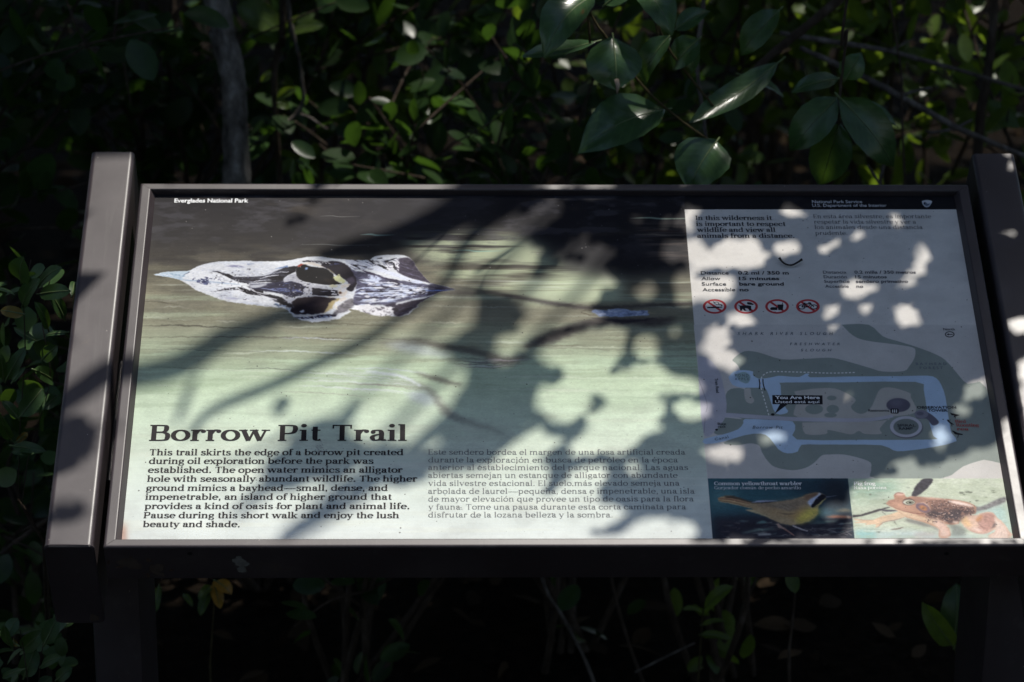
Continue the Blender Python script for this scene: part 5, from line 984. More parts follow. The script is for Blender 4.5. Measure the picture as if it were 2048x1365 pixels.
LIMBS = [  # (photo pixels along the shadow, shadow width in pixels, distance up the sun's rays at both ends)
 ([(95, 850), (137, 818), (214, 765), (274, 752), (337, 738), (394, 712), (449, 676), (528, 645), (600, 615), (660, 590)], (36, 50, 54, 54, 54, 54, 50, 46, 38, 22), 2.2, 2.4),
 ([(640, 512), (700, 500), (770, 485), (830, 466), (896, 436), (951, 402), (1010, 372), (1060, 350)], (24, 44, 58, 68, 72, 78, 82, 80), 1.8, 2.0),
 ([(380, 868), (423, 822), (520, 780), (585, 752), (640, 724), (690, 702), (740, 675), (793, 638), (860, 594), (888, 566), (905, 540), (919, 508), (940, 476), (975, 445), (1040, 405)], (14, 20, 24, 24, 24, 24, 22, 22, 22, 22, 24, 26, 30, 34, 38), 1.9, 2.1),
 ([(352, 852), (365, 815), (380, 778), (398, 745)], (8, 16, 15, 6), 2.1, 2.2), ([(1500, 1110), (1545, 1080), (1570, 1040)], (30, 28, 20), 1.4, 1.5),
 ([(822, 530), (860, 497), (896, 465), (925, 415), (950, 368), (965, 330)], (3.5,) * 6, 0.75, 0.85),
 ([(950, 545), (1013, 502), (1065, 473), (1120, 450), (1179, 436), (1230, 425)], (5, 5, 6, 6, 8, 9), 0.9, 1.1), ([(965, 575), (985, 540), (1039, 492), (1110, 455), (1187, 432)], (3.5, 4, 5, 6, 7), 0.9, 1.1),
 ([(1325, 480), (1338, 455), (1352, 420), (1355, 366)], (6, 8, 8, 8), 1.0, 1.1), ([(666, 392), (690, 375), (712, 360)], (3, 3, 3), 0.7, 0.8),
 ([(700, 830), (640, 880), (580, 930), (520, 985), (470, 1030)], (30, 34, 34, 26, 14), 2.4, 2.6), ([(930, 800), (860, 870), (790, 930), (720, 985), (640, 1040), (560, 1090)], (30, 34, 36, 34, 28, 20), 2.4, 2.6), ([(600, 845), (520, 900), (440, 930)], (14, 12, 6), 2.3, 2.4),
 ([(120, 905), (170, 880), (215, 868), (245, 880)], (6, 8, 8, 5), 2.0, 2.1), ([(700, 975), (760, 930), (830, 900), (900, 850), (960, 800)], (14, 16, 16, 16, 14), 2.0, 2.1),
]
Ls = SR.T @ L                                # sun direction in sign coordinates
_lr = random.Random(5)
for _ in range(34):                          # small round sun spots let through the middle of the shade
    _x, _y, _r = _lr.uniform(950, 1380), _lr.uniform(440, 1040), _lr.uniform(5, 11)
    LIT.append([(_x + _r * 1.3 * math.cos(a_) * _lr.uniform(.7, 1.3), _y + _r * math.sin(a_) * _lr.uniform(.7, 1.3)) for a_ in np.linspace(0, 6.28, 8)[:-1]])
shade = np.zeros((GH, GW), bool)
for P in SHADE: shade |= gmask(P)
shade |= gmask(BASE)
lit = np.zeros((GH, GW), bool)
for P in LIT: lit |= gmask(P)
for _ in range(1):                           # leave room for the sun's soft edge
    q = lit.copy(); q[1:] |= lit[:-1]; q[:-1] |= lit[1:]; q[:, 1:] |= lit[:, :-1]; q[:, :-1] |= lit[:, 1:]; q[:, :int((-.06 - GU0) / GS)] = lit[:, :int((-.06 - GU0) / GS)]; q[:, int((.15 - GU0) / GS):] = lit[:, int((.15 - GU0) / GS):]; lit = q
shade &= ~lit
lit = ~shade
def lift(p, s):
    return s2w(*(np.array([p[0], p[1], 0.0]) + Ls * s))
sv, sf = [], []
OUTL = np.array([(0, 0), (.10, .25), (.26, .44), (.46, .50), (.66, .42), (.84, .22), (1, 0), (.84, -.22), (.66, -.42), (.46, -.50), (.26, -.44), (.10, -.25)])
todo = shade.copy(); allow = lit.copy(); count = 0
def try_leaf(cu, cv, ln, wd, th, lim):
    c, s = math.cos(th), math.sin(th); Q = (OUTL - (.5, 0)) * (ln, wd); Q = np.stack([cu + Q[:, 0] * c - Q[:, 1] * s, cv + Q[:, 0] * s + Q[:, 1] * c], 1)
    i0, i1 = int((Q[:, 1].min() - GV0) / GS), int((Q[:, 1].max() - GV0) / GS) + 1; j0, j1 = int((Q[:, 0].min() - GU0) / GS), int((Q[:, 0].max() - GU0) / GS) + 1
    i0, j0, i1, j1 = max(i0, 0), max(j0, 0), min(i1, GH), min(j1, GW)
    if i1 <= i0 or j1 <= j0: return None
    X = gu[i0:i1, j0:j1] - cu; Y = gv[i0:i1, j0:j1] - cv; a = (X * c + Y * s) / ln + .5; b_ = np.abs(-X * s + Y * c) / wd
    ins = (a > 0) & (a < 1) & (b_ < np.interp(a, [0, .1, .26, .46, .66, .84, 1], [0, .25, .44, .5, .42, .22, 0]))
    n = ins.sum()
    if n == 0 or (lit[i0:i1, j0:j1] & ins).sum() > lim * n: return None
    if (todo[i0:i1, j0:j1] & ins).sum() < 0.18 * n: return None
    todo[i0:i1, j0:j1] &= ~ins
    return Q
for stage in ((.07, .10, .02, 1500), (.045, .07, .02, 2500), None, (.075, .10, .03, 1500), (.05, .075, .04, 2500), (.032, .05, .06, 3500), (.02, .032, .08, 4000), (.012, .02, .14, 4000)):
    if stage is None: todo = shade.copy(); continue
    l0, l1, lim, tries = stage
    for k in range(tries):
        idx = np.flatnonzero(todo)
        if k % 50 == 0 and len(idx) < 200: break
        q = idx[rng.integers(len(idx))]; cu, cv = gu.flat[q], gv.flat[q]
        ln = rng.uniform(l0, l1); Q = try_leaf(cu, cv, ln, ln * rng.uniform(.5, .66), rng.uniform(0, 6.28), lim)
        if Q is None: continue
        s0 = rng.uniform(0.9, 1.35) if cu > 0.17 else rng.uniform(1.2, 1.8) if cu > -.02 else rng.uniform(1.5, 2.3)
        if l1 < .025: s0 *= 0.8
        ga, gb = rng.normal(0, .35, 2); mid = Q.mean(0); bb = len(sv)
        for p in Q: sv.append(lift(p, s0 + (p[0] - mid[0]) * ga + (p[1] - mid[1]) * gb))
        ax = [lift((Q[0] * (1 - t) + Q[6] * t), s0 + (Q[0] * (1 - t) + Q[6] * t - mid)[0] * ga + (Q[0] * (1 - t) + Q[6] * t - mid)[1] * gb - .05 * ln) for t in (.26, .46, .66)]
        sv += ax; A_, B_, C_ = bb + 12, bb + 13, bb + 14
        sf += [(bb, bb + 1, bb + 2, A_), (A_, bb + 2, bb + 3, B_), (B_, bb + 3, bb + 4, C_), (C_, bb + 4, bb + 5, bb + 6), (bb, A_, bb + 10, bb + 11), (A_, B_, bb + 9, bb + 10), (B_, C_, bb + 8, bb + 9), (C_, bb + 6, bb + 7, bb + 8)]
print('shade left uncovered', todo.sum() / max(1, shade.sum()), 'leaves', len(sf) // 8)

# ------------------------------------------------------------------ leaf clouds
TR_ = np.array([0, .10, .28, .5, .72, .90, 1.0])
def leaf_cloud(B, D, Nn, ln, wd, fold=.25, curl=.12, rows=TR_, round_=False):
    """B base points, D directions, Nn face normals, ln/wd lengths and widths (arrays) -> verts, quads"""
    B, D, Nn = np.asarray(B, float), np.asarray(D, float), np.asarray(Nn, float); n = len(B)
    D = D / np.linalg.norm(D, axis=1, keepdims=True); Nn = Nn - (Nn * D).sum(1, keepdims=True) * D
    Nn = Nn / (np.linalg.norm(Nn, axis=1, keepdims=True) + 1e-9); S = np.cross(D, Nn)
    prof = np.interp(rows, [0, .06, .28, .55, .8, .93, 1], [.03, .34, .86, 1, .78, .45, .04]) if round_ else np.interp(rows, [0, .08, .25, .45, .7, .88, 1], [.03, .30, .80, 1, .72, .28, .02])
    fo = fold * rng.uniform(.3, 1.3, n); cu = curl * rng.uniform(-.6, 1.6, n)
    V = np.zeros((n, len(rows), 3, 3))
    for i, t in enumerate(rows):
        mid = B + D * (ln * t)[:, None] - Nn * (cu * ln * t * t)[:, None]
        for j, x in enumerate((-1, 0, 1)):
            V[:, i, j] = mid + S * (x * wd / 2 * prof[i])[:, None] + Nn * (abs(x) * fo * wd / 2 * prof[i])[:, None]
    r = len(rows); q = []
    for i in range(r - 1):
        for j in range(2): q.append((i * 3 + j, i * 3 + j + 1, (i + 1) * 3 + j + 1, (i + 1) * 3 + j))
    q = np.array(q); Fq = (q[None] + (np.arange(n) * r * 3)[:, None, None]).reshape(-1, 4)
    return V.reshape(-1, 3), Fq
def one_leaf(parent, P, T_, width, hint, fold=.25, curl=.1, mat=None, name='leaf', rows=11, cols=7, roundish=False):
    """a large leaf from P to T_ (world), facing hint"""
    P, T_ = Vector(P), Vector(T_); a = T_ - P; ln = a.length; d = a.normalized(); n = Vector(hint) - d * Vector(hint).dot(d); n.normalize(); s = d.cross(n)
    V = []; Fc = []; UVS = []
    ph = rnd.uniform(0, 6)
    for i in range(rows):
        t = i / (rows - 1)
        w = np.interp(t, [0, .06, .2, .4, .62, .8, .92, 1], [.03, .36, .80, 1, .92, .62, .26, .01] if not roundish else [.03, .5, .9, 1, .98, .82, .5, .02])
        for j in range(cols):
            x = 2 * j / (cols - 1) - 1
            V.append(P + d * (ln * t) + s * (x * w * width / 2) + n * (fold * abs(x) ** 1.3 * w * width / 2 + curl * ln * (math.sin(math.pi * t) - .3 * t) + 0.06 * width * math.sin(5 * t + ph + x * 2) * abs(x)) - n * (.12 * ln * max(0, t - .7) ** 1.2 * 2))
            UVS.append((x, t))
    for i in range(rows - 1):
        for j in range(cols - 1): Fc.append((i * cols + j, i * cols + j + 1, (i + 1) * cols + j + 1, (i + 1) * cols + j))
    me_ = mesh(name, V, Fc, True); ul_ = me_.uv_layers.new(name='blade')
    for lp in me_.loops: ul_.data[lp.index].uv = UVS[lp.vertex_index]
    o = link(name, me_, mat or M_HERO, parent)
    # raised midrib
    mr = MB(); mr.tube([P + d * (ln * t) + n * (curl * ln * (math.sin(math.pi * t) - .3 * t) + .0002 - .12 * ln * max(0, t - .7) ** 1.2 * 2) for t in np.linspace(-.08, .97, 9)], list(np.linspace(.0011, .0003, 9)), 5)
    mr.build('midrib', M_RIB, o)
    return o
M_RIB = flat_mat('leaf_midrib', (0.10, 0.14, 0.05), 0.5, 0.4, 200)
def randdir(n, up=0.2):
    d = rng.normal(size=(n, 3)); d /= np.linalg.norm(d, axis=1, keepdims=True); d[:, 2] += up; return d / np.linalg.norm(d, axis=1, keepdims=True)
def foliage(name, parent, B, D, ln0, ln1, asp, mat, fold=.25, curl=.12, round_=False, upn=1.0, rows=TR_, **k):
    n = len(B); ln = rng.uniform(ln0, ln1, n); Nn = rng.normal(0, .55, (n, 3)) + np.array([0, -.25, upn])
    V, Fq = leaf_cloud(B, D, Nn, ln, ln * asp * rng.uniform(.85, 1.15, n), fold, curl, rows, round_)
    return link(name, fast_mesh(name, V, Fq), mat, parent, **k)

# ------------------------------------------------------------------ ground
me = fast_mesh('ground', *(lambda n: (np.stack([np.repeat(np.linspace(-30, 30, n), n), np.tile(np.linspace(-14, 46, n), n), np.zeros(n * n)], 1), np.array([(i * n + j, (i + 1) * n + j, (i + 1) * n + j + 1, i * n + j + 1) for i in range(n - 1) for j in range(n - 1)])))(61))
mg, nt, b, N, K = newmat('leaf_mould')
n1 = noise(N, K, 3, 9, .7); n2 = noise(N, K, 40, 6, .7); r1 = ramp(N, [(.35, (.006, .0045, .003)), (.55, (.014, .010, .007)), (.75, (.032, .023, .015))]); K.new(n2.outputs[0], r1.inputs[0]); K.new(r1.outputs[0], b.inputs['Base Color'])
b.inputs['Roughness'].default_value = .95; b.inputs['Specular IOR Level'].default_value = .04; bump(N, K, b, n2.outputs[0], 1.0, .03)
link('ground', me, mg, None, kind='structure')
n = 2400
B = np.stack([rng.uniform(-2.2, 2.6, n), rng.uniform(-.2, 5.2, n), rng.uniform(.004, .03, n)], 1); D = rng.normal(size=(n, 3)); D[:, 2] *= .25
foliage('leaf_litter', None, B, D, .03, .07, .5, leaf_mat('dead_leaves', (.018, .012, .008), (.05, .034, .02), (.05, .03, .012), .85, .1, spec=.1), kind='stuff', label='dead brown leaves scattered over the dark ground', upn=1.5)

# ------------------------------------------------------------------ shrubs of the thicket
def shrub(name, label, x, y, h, spread, ns, nl, ln0, ln1, asp, mat, cat='shrub', group=None, round_=True, lean=(0, 0), z0=.08, stem_mat=None, yellow=0, lo=.12):
    root = empty(name, (x, y, 0), label=label, cat=cat, group=group)
    st_ = MB(); PB, PD = [], []
    for i in range(ns):
        a = rnd.uniform(0, 6.283); r = rnd.uniform(.3, 1) * spread; hh = h * rnd.uniform(.7, 1.08)
        p0 = Vector((x + rnd.uniform(-.05, .05), y + rnd.uniform(-.05, .05), -.03)); p3 = Vector((x + r * math.cos(a) + lean[0], y + r * math.sin(a) * .8 + lean[1], hh))
        p1 = p0.lerp(p3, .35) + Vector((rnd.uniform(-.08, .08), rnd.uniform(-.08, .08), .1 * h)); p2 = p0.lerp(p3, .7) + Vector((rnd.uniform(-.1, .1), rnd.uniform(-.1, .1), .06 * h))
        S = spline([p0, p1, p2, p3], 6); st_.tube(S, list(np.linspace(.0055, .0016, len(S))), 6)
        for k in range(rnd.randint(4, 7)):      # side shoots
            j = rnd.randint(6, len(S) - 2); q = Vector(S[j]); d = Vector((rnd.gauss(0, 1), rnd.gauss(0, 1), rnd.uniform(.1, 1))).normalized(); l_ = rnd.uniform(.10, .32) * (h + .3)
            e = [q, q + d * l_ * .5 + Vector((0, 0, .02)), q + d * l_ + Vector((0, 0, .05 * rnd.random()))]; E = spline(e, 4); st_.tube(E, list(np.linspace(.0024, .001, len(E))), 5)
            for m_ in range(2, len(E)): PB.append(E[m_]); PD.append(d)
        for m_ in range(int(len(S) * lo) + 2, len(S)): PB.append(S[m_]); PD.append(np.array(S[m_]) - np.array(S[m_ - 1]))
    st_.build('stem', stem_mat or M_TWIG, root)
    nl = int(nl * .85)
    PB, PD = np.array(PB, float), np.array(PD, float); PD /= np.linalg.norm(PD, axis=1, keepdims=True) + 1e-9
    idx = rng.integers(0, len(PB), nl); B = PB[idx] + rng.normal(0, .012, (nl, 3)); D = PD[idx] * .7 + randdir(nl, .25)
    keep = B[:, 2] > z0
    # nothing grows through the sign
    q = (B + D / np.linalg.norm(D, axis=1, keepdims=True) * .05 - ST) @ SR
    keep &= ~((np.abs(q[:, 0]) < .60) & (np.abs(q[:, 1]) < .40) & (q[:, 2] > -.2) & (q[:, 2] < .25))
    B, D = B[keep], D[keep]
    if yellow:
        foliage('yellow_leaves', root, B[:yellow], D[:yellow], ln0, ln1, asp, M_YELLOW, round_=round_); B, D = B[yellow:], D[yellow:]
    foliage('foliage', root, B, D, ln0, ln1, asp, mat, round_=round_)
    return root
THICK = 'shrubs of the thicket behind the sign'
#            label, x, y, h, spread, ns, nl, ln0, ln1, asp, mat
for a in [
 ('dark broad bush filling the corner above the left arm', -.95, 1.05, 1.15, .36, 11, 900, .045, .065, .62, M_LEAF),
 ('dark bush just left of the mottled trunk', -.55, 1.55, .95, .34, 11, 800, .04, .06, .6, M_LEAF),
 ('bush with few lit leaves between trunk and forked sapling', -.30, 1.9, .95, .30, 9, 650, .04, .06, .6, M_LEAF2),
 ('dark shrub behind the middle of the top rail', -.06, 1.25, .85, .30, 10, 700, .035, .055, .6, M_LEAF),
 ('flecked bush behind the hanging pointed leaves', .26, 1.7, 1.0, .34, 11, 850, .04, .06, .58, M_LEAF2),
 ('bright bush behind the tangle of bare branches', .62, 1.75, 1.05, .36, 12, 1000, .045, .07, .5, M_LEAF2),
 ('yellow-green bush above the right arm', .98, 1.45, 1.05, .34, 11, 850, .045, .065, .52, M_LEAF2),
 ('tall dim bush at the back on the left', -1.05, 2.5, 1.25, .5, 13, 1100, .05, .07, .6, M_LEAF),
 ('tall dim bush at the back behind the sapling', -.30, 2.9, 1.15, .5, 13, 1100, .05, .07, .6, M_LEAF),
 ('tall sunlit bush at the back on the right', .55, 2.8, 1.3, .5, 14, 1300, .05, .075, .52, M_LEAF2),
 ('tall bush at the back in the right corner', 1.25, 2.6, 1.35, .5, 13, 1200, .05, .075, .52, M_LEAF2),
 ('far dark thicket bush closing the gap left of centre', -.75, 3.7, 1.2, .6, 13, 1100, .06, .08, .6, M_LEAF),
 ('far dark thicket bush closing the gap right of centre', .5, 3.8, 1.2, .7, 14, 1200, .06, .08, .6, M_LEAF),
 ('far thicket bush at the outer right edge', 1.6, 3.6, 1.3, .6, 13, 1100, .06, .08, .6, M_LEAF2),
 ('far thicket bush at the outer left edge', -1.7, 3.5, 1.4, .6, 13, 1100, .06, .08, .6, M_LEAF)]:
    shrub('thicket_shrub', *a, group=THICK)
LOW = 'low shrubs under the sign'
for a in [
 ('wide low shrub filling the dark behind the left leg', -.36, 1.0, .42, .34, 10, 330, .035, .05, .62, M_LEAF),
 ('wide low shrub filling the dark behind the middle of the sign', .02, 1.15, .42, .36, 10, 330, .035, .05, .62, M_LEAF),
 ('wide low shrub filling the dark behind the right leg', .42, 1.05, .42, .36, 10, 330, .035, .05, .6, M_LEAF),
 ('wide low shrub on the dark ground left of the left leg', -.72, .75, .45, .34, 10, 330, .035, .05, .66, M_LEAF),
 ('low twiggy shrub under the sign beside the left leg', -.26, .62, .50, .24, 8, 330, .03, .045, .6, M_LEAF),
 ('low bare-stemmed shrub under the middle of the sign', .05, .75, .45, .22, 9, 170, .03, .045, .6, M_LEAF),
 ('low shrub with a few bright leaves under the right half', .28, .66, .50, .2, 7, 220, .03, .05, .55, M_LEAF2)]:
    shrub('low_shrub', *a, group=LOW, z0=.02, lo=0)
M_COCO = leaf_mat('leaf_cocoplum', (.022, .055, .018), (.045, .095, .03), (.10, .2, .02), .40, .3, vein=True)
def sprig(label, Y, leaves, crop, stems, back):
    r0 = to_ground(at(*stems[0][-1], Y)); root = empty('round_leaved_shrub', r0, label=label, cat='shrub')
    mb = MB()
    for S in stems: q = stem_px(S, Y + .015, [2.4] * len(S), mb, 6); mb.tube([q[-1], q[-1] + Vector((.01, .10, -.10)), to_ground(q[-1], rnd.uniform(-.05, .05), .28)], [.0014, .0016, .002], 6)
    mb.build('stem', M_TWIG, root)
    for (tx, ty), (bx, by), w, *k in leaves:
        f = lambda x, y: (x / crop[2] + crop[0], y / crop[2] + crop[1])
        one_leaf(root, at(*f(bx, by), Y + rnd.uniform(-.01, .02)), at(*f(tx, ty), Y + rnd.uniform(-.02, .03)), w / crop[2] * pxm(Y), (rnd.uniform(-.5, .4), rnd.uniform(-1, -.5), rnd.uniform(.3, .9)), rnd.uniform(.1, .3), .06, M_YELLOW2 if k else M_COCO, roundish=True, rows=9, cols=5)
    n = back; B = np.array([at(rnd.uniform(-80, 130), rnd.uniform(stems[0][0][1] - 10, stems[0][-1][1] - 30), Y + rnd.uniform(.05, .22)) for _ in range(n)])
    foliage('foliage', root, B, randdir(n, .3), .022, .032, .76, M_COCO, round_=True)
M_YELLOW2 = leaf_mat('leaf_turning', (0.13, 0.10, 0.015), (0.20, 0.14, 0.02), (0.3, 0.2, 0.02))
# ------------------------------------------------------------------ trees
def tree(name, label, cat='tree', x=0, y=0): return empty(name, (x, y, 0), label=label, cat=cat)
def stem_px(P, Y, wpx, mb, n=10, jit=.12, sm=5, up=None):
    """tube through photo pixels at depths Y (one or per point), widths in photo pixels"""
    k = len(P); Y = [Y] * k if np.isscalar(Y) else Y; wpx = [wpx] * k if np.isscalar(wpx) else wpx
    pts = [at(p[0], p[1], y) for p, y in zip(P, Y)]; rr = [w * pxm(y) / 2 for w, y in zip(wpx, Y)]
    if up: pts = [pts[0] + Vector(up)] + pts; rr = [rr[0] * .85] + rr
    S = spline([np.array([*p, r]) for p, r in zip(pts, rr)], sm); S = [(Vector(s[:3]), s[3]) for s in S]
    mb.tube([s[0] for s in S], [s[1] for s in S], n, jit); return pts
def to_ground(p, dx=0, dy=0): return Vector((p.x + dx, p.y + dy, -.05))
sprig('shrub with round leathery leaves pressing against the left arm', .10, [((145, 55), (140, 215), 160), ((395, 110), (255, 245), 100), ((250, 200), (150, 370), 125), ((462, 270), (262, 295), 110), ((500, 200), (478, 305), 54), ((350, 300), (430, 460), 90), ((245, 350), (320, 530), 85), ((0, 400), (158, 430), 80, 1), ((85, 515), (235, 605), 48), ((300, 565), (452, 550), 34), ((165, 650), (40, 870), 92), ((5, 700), (24, 865), 62), ((165, 780), (80, 885), 42), ((285, 920), (135, 1110), 130), ((392, 960), (290, 1062), 95), ((15, 1000), (125, 1130), 72), ((5, 1120), (70, 1260), 80), ((188, 1215), (105, 1285), 46, 1), ((300, 1340), (80, 1305), 80), ((375, 640), (280, 730), 100), ((372, 880), (225, 800), 110), ((75, 1345), (232, 1352), 52)],
      (0, 500, 3.33), [[(62, 520), (48, 600), (50, 700), (40, 860), (36, 1000)], [(100, 560), (84, 640), (100, 760), (60, 900), (44, 1010)]], 60)
sprig('small round-leaved shrub below the low end of the left arm', .0, [((100, 985), (40, 1100), 90), ((332, 985), (260, 1140), 100), ((242, 1072), (130, 1175), 110), ((345, 1212), (238, 1272), 70), ((205, 1165), (140, 1335), 120), ((0, 1340), (135, 1288), 44), ((20, 1040), (70, 1160), 70), ((420, 1280), (330, 1350), 80), ((70, 1110), (110, 1150), 40, 1), ((300, 1330), (240, 1400), 90)],
      (0, 899, 2.926), [[(40, 1260), (50, 1320), (60, 1400)], [(90, 1270), (80, 1330), (76, 1410)]], 40)
YT = 1.15
p_ = at(470, 366, YT)
t1 = tree('tree', 'slender tree with mottled grey trunk behind the left half of the sign', x=p_.x + .02, y=YT)
mb = MB(); P = [at(430, -10, YT), at(441, 60, YT), at(458, 115, YT), at(468, 180, YT), at(470, 260, YT), at(474, 366, YT), at(478, 460, YT)]
W_ = [48, 48, 53, 50, 52, 58, 62]
S = [P[0] + Vector((-.35, .05, 1.6)), P[0] + Vector((-.12, 0, .55))] + P + [to_ground(P[-1], .02)]; rr = [.014, .018] + [w * pxm(YT) / 2 for w in W_] + [.030]
Q = spline([np.array([*p, r]) for p, r in zip(S, rr)], 8); mb.tube([Vector(q[:3]) for q in Q], [q[3] * (1 + .03 * math.sin(i * 1.3)) for i, q in enumerate(Q)], 18, .10); mb.build('trunk', M_BARK, t1); T1top = S[0]
YS = 1.3
p_ = at(560, 362, YS); t2 = tree('sapling', 'thin forked sapling right of the mottled trunk', 'sapling', p_.x, YS)
mb = MB(); P = [(566, -20), (562, 62), (549, 144), (551, 240), (560, 362), (566, 480)]; pts = stem_px(P, YS, [14, 15, 13, 12, 13, 14], mb, 9, up=(.03, .05, .9)); mb.tube([pts[-1], to_ground(pts[-1])], [.0065, .008], 9); mb.build('trunk', M_TWIG, t2)
mb = MB(); stem_px([(574, -20), (582, 50), (595, 103), (603, 160), (606, 202), (590, 232), (566, 250), (550, 262)], YS - .03, [9, 9, 8, 8, 9, 8, 7, 6], mb, 8, .25, up=(-.05, .05, .7))
stem_px([(601, 229), (620, 236), (640, 250), (655, 259)], YS - .06, [6, 5, 5, 4], mb, 7, .3); mb.build('branch', M_DEAD, t2)
mb = MB(); stem_px([(588, 243), (625, 268), (666, 304), (685, 330), (704, 350), (740, 366)], YS - .02, [4, 5, 6, 6, 6, 5], mb, 7, .25); mb.build('branch', M_TWIG, t2)
for (bx, by), (tx, ty), w in (((566, 70), (478, 8), 62), ((560, 74), (498, 70), 38), ((568, 66), (645, 48), 30), ((566, 62), (628, 28), 26), ((552, 200), (590, 178), 22), ((553, 205), (580, 215), 18), ((560, 345), (590, 318), 24), ((552, 140), (520, 165), 16)):
    dy = rnd.uniform(-.02, .05); one_leaf(t2, at(bx, by, YS), at(tx, ty, YS - dy), w * pxm(YS), (rnd.uniform(-.3, .3), -.8, .6), .2, .06, M_YOUNG, roundish=True)

# hanging branches with pointed leaves, in front of the thicket
YH = .42
h1 = empty('leafy_branch', at(1179, -40, YH), label='hanging branch of large pointed glossy leaves over the middle of the sign', cat='branch', group=None)
mb = MB(); stem_px([(1172, -30), (1179, 20), (1195, 52), (1210, 72), (1242, 118), (1275, 160), (1300, 188), (1326, 212), (1377, 253), (1433, 290)], [YH] * 10, [5, 5, 5, 5.5, 5, 5, 5, 5, 5, 4], mb, 8, .12, up=(-.06, .08, .8))
stem_px([(1300, -30), (1317, 51), (1340, 102), (1360, 128), (1374, 147), (1400, 180), (1427, 212)], YH + .05, [4, 4.5, 5, 5, 5, 5, 4], mb, 8, .15, up=(-.12, .08, .75)); mb.build('stem', M_STEM, h1)
CAMD = Vector((-.05, -.9, .42))
def hl(b_, t_, w, hint=(0, -.8, .6), fold=.25, curl=.08, dy=0.0, dyt=None, mat=None, root=None, Y=YH):
    return one_leaf(root or h1, at(b_[0], b_[1], Y + dy), at(t_[0], t_[1], Y + (dy if dyt is None else dyt)), w * pxm(Y), hint, fold, curl, mat)
hl((1186, -8), (1084, 106), 92, (-.15, -.5, .85), .30, .16, 0, -.05)
hl((1192, 84), (1044, 108), 50, (.1, -.35, .9), .20, -.05, .03)
hl((1226, 74), (1234, 178), 112, (.02, -.78, .6), -.42, .12, -.01, -.05)
hl((1262, -40), (1348, 62), 84, (.1, -.55, .8), .3, .14, .03, -.02)
hl((1340, 72), (1284, 168), 62, (-.2, -.5, .85), .40, .14, .03)
hl((1398, 78), (1342, 140), 66, (.05, -.5, .85), .25, .08, .05); hl((1376, 90), (1388, 150), 40, (.4, -.6, .6), .2, .05, .06)
hl((1330, 220), (1154, 298), 112, (-.02, -.55, .83), .24, .12, 0, -.04)
hl((1434, 282), (1376, 380), 122, (-.1, -.55, .83), .2, .12, 0, -.03)
hl((1556, 126), (1380, 242), 60, (.3, -.45, .8), .25, -.10, .10, .02)
hl((1480, 150), (1572, 190), 34, (.1, -.4, .9), .2, .05, .12); hl((1350, 60), (1420, 20), 46, (.1, -.5, .8), .2, .08, .10); hl((1210, 10), (1270, -30), 50, (0, -.6, .7), .2, .08, .06)
mb = MB(); pp = [at(1233, 160, YH - .055), at(1236, 172, YH - .06), at(1234, 188, YH - .062)]; mb.tube(pp, [.0032, .0024, .0006], 7, .2); mb.build('dry_leaf_tip', flat_mat('dry_tip', (.34, .26, .19), .8, .1), h1)
YG = .46
h2 = empty('leafy_branch', at(1690, 60, YG), label='dark shaded cluster of large pointed leaves over the pale column', cat='branch')
mb = MB(); stem_px([(1700, -40), (1694, 60), (1686, 130), (1680, 190), (1678, 250)], YG, [6, 6, 6, 6, 5], mb, 8, .15, up=(.1, .1, .8)); mb.build('stem', M_TWIG, h2)
g = lambda *a, **k: hl(*a, root=h2, Y=YG, **k)
g((1674, 196), (1578, 302), 80, (-.3, -.85, .35), .2, .06); g((1680, 196), (1794, 334), 92, (.25, -.85, .35), .2, .08, dy=-.01); g((1678, 246), (1640, 376), 86, (-.05, -.95, .2), .2, .05, dy=.02)
g((1690, 160), (1722, 106), 52, (0, -.8, .5), .2, .05); g((1676, 158), (1582, 182), 50, (-.1, -.5, .8), .2, .06, dy=.02); g((1560, 20), (1478, 110), 66, (-.1, -.6, .7), .22, .06, dy=.12); g((1696, 210), (1800, 250), 44, (.2, -.5, .8), .2, .06, dy=.05)
# bare branches tangled on the right
BARE = 'bare branches on the right'
def bare(label, P, Y, w, mat=M_DEAD, jit=.2, twigs=()):
    w = [q * .82 for q in w]; mb = MB(); pts = stem_px(P, Y, w, mb, 10, jit); 
    for tp, tw_ in twigs: stem_px(tp, Y if np.isscalar(Y) else Y[0], tw_, mb, 7, .2)
    c = sum((Vector(p) for p in pts), Vector()) / len(pts)
    o = mb.build('bare_branch', mat, None, label=label, cat='branch', group=BARE); return o
bare('thick dark bare branch slanting down from the top right of centre', [(1740, -60), (1673, 4), (1620, 48), (1575, 84), (1539, 113), (1500, 150)], .95, [24, 24, 22, 22, 20, 16], M_TWIG)
bare('pale bare branch running level above the dark leaf cluster', [(1560, 66), (1608, 75), (1690, 88), (1775, 102), (1850, 122), (1939, 147), (2080, 190)], 1.05, [12, 13, 14, 13, 12, 11, 10], M_DEAD, .2, [([(1939, 147), (1952, 150)], [8, 4]), ([(1775, 102), (1800, 92), (1830, 76)], [5, 5, 3])])
bare('long pale bare branch slanting down toward the right arm', [(1600, 96), (1645, 116), (1700, 142), (1765, 174), (1840, 215), (1915, 256), (1980, 284), (2090, 330)], 1.0, [12, 14, 15, 16, 16, 15, 14, 12], M_DEAD, .2, [([(1800, 190), (1850, 178), (1864, 176)], [6, 6, 4]), ([(1915, 256), (1870, 265), (1850, 262)], [7, 7, 5]), ([(1905, 262), (1925, 250), (1945, 240)], [8, 7, 5])])
bare('thin hanging bare stem crossing both pale branches', [(1772, -40), (1785, 34), (1794, 90), (1803, 154), (1804, 230), (1808, 330), (1812, 420)], .9, [5, 6, 6, 6, 6, 6, 6], M_TWIG)
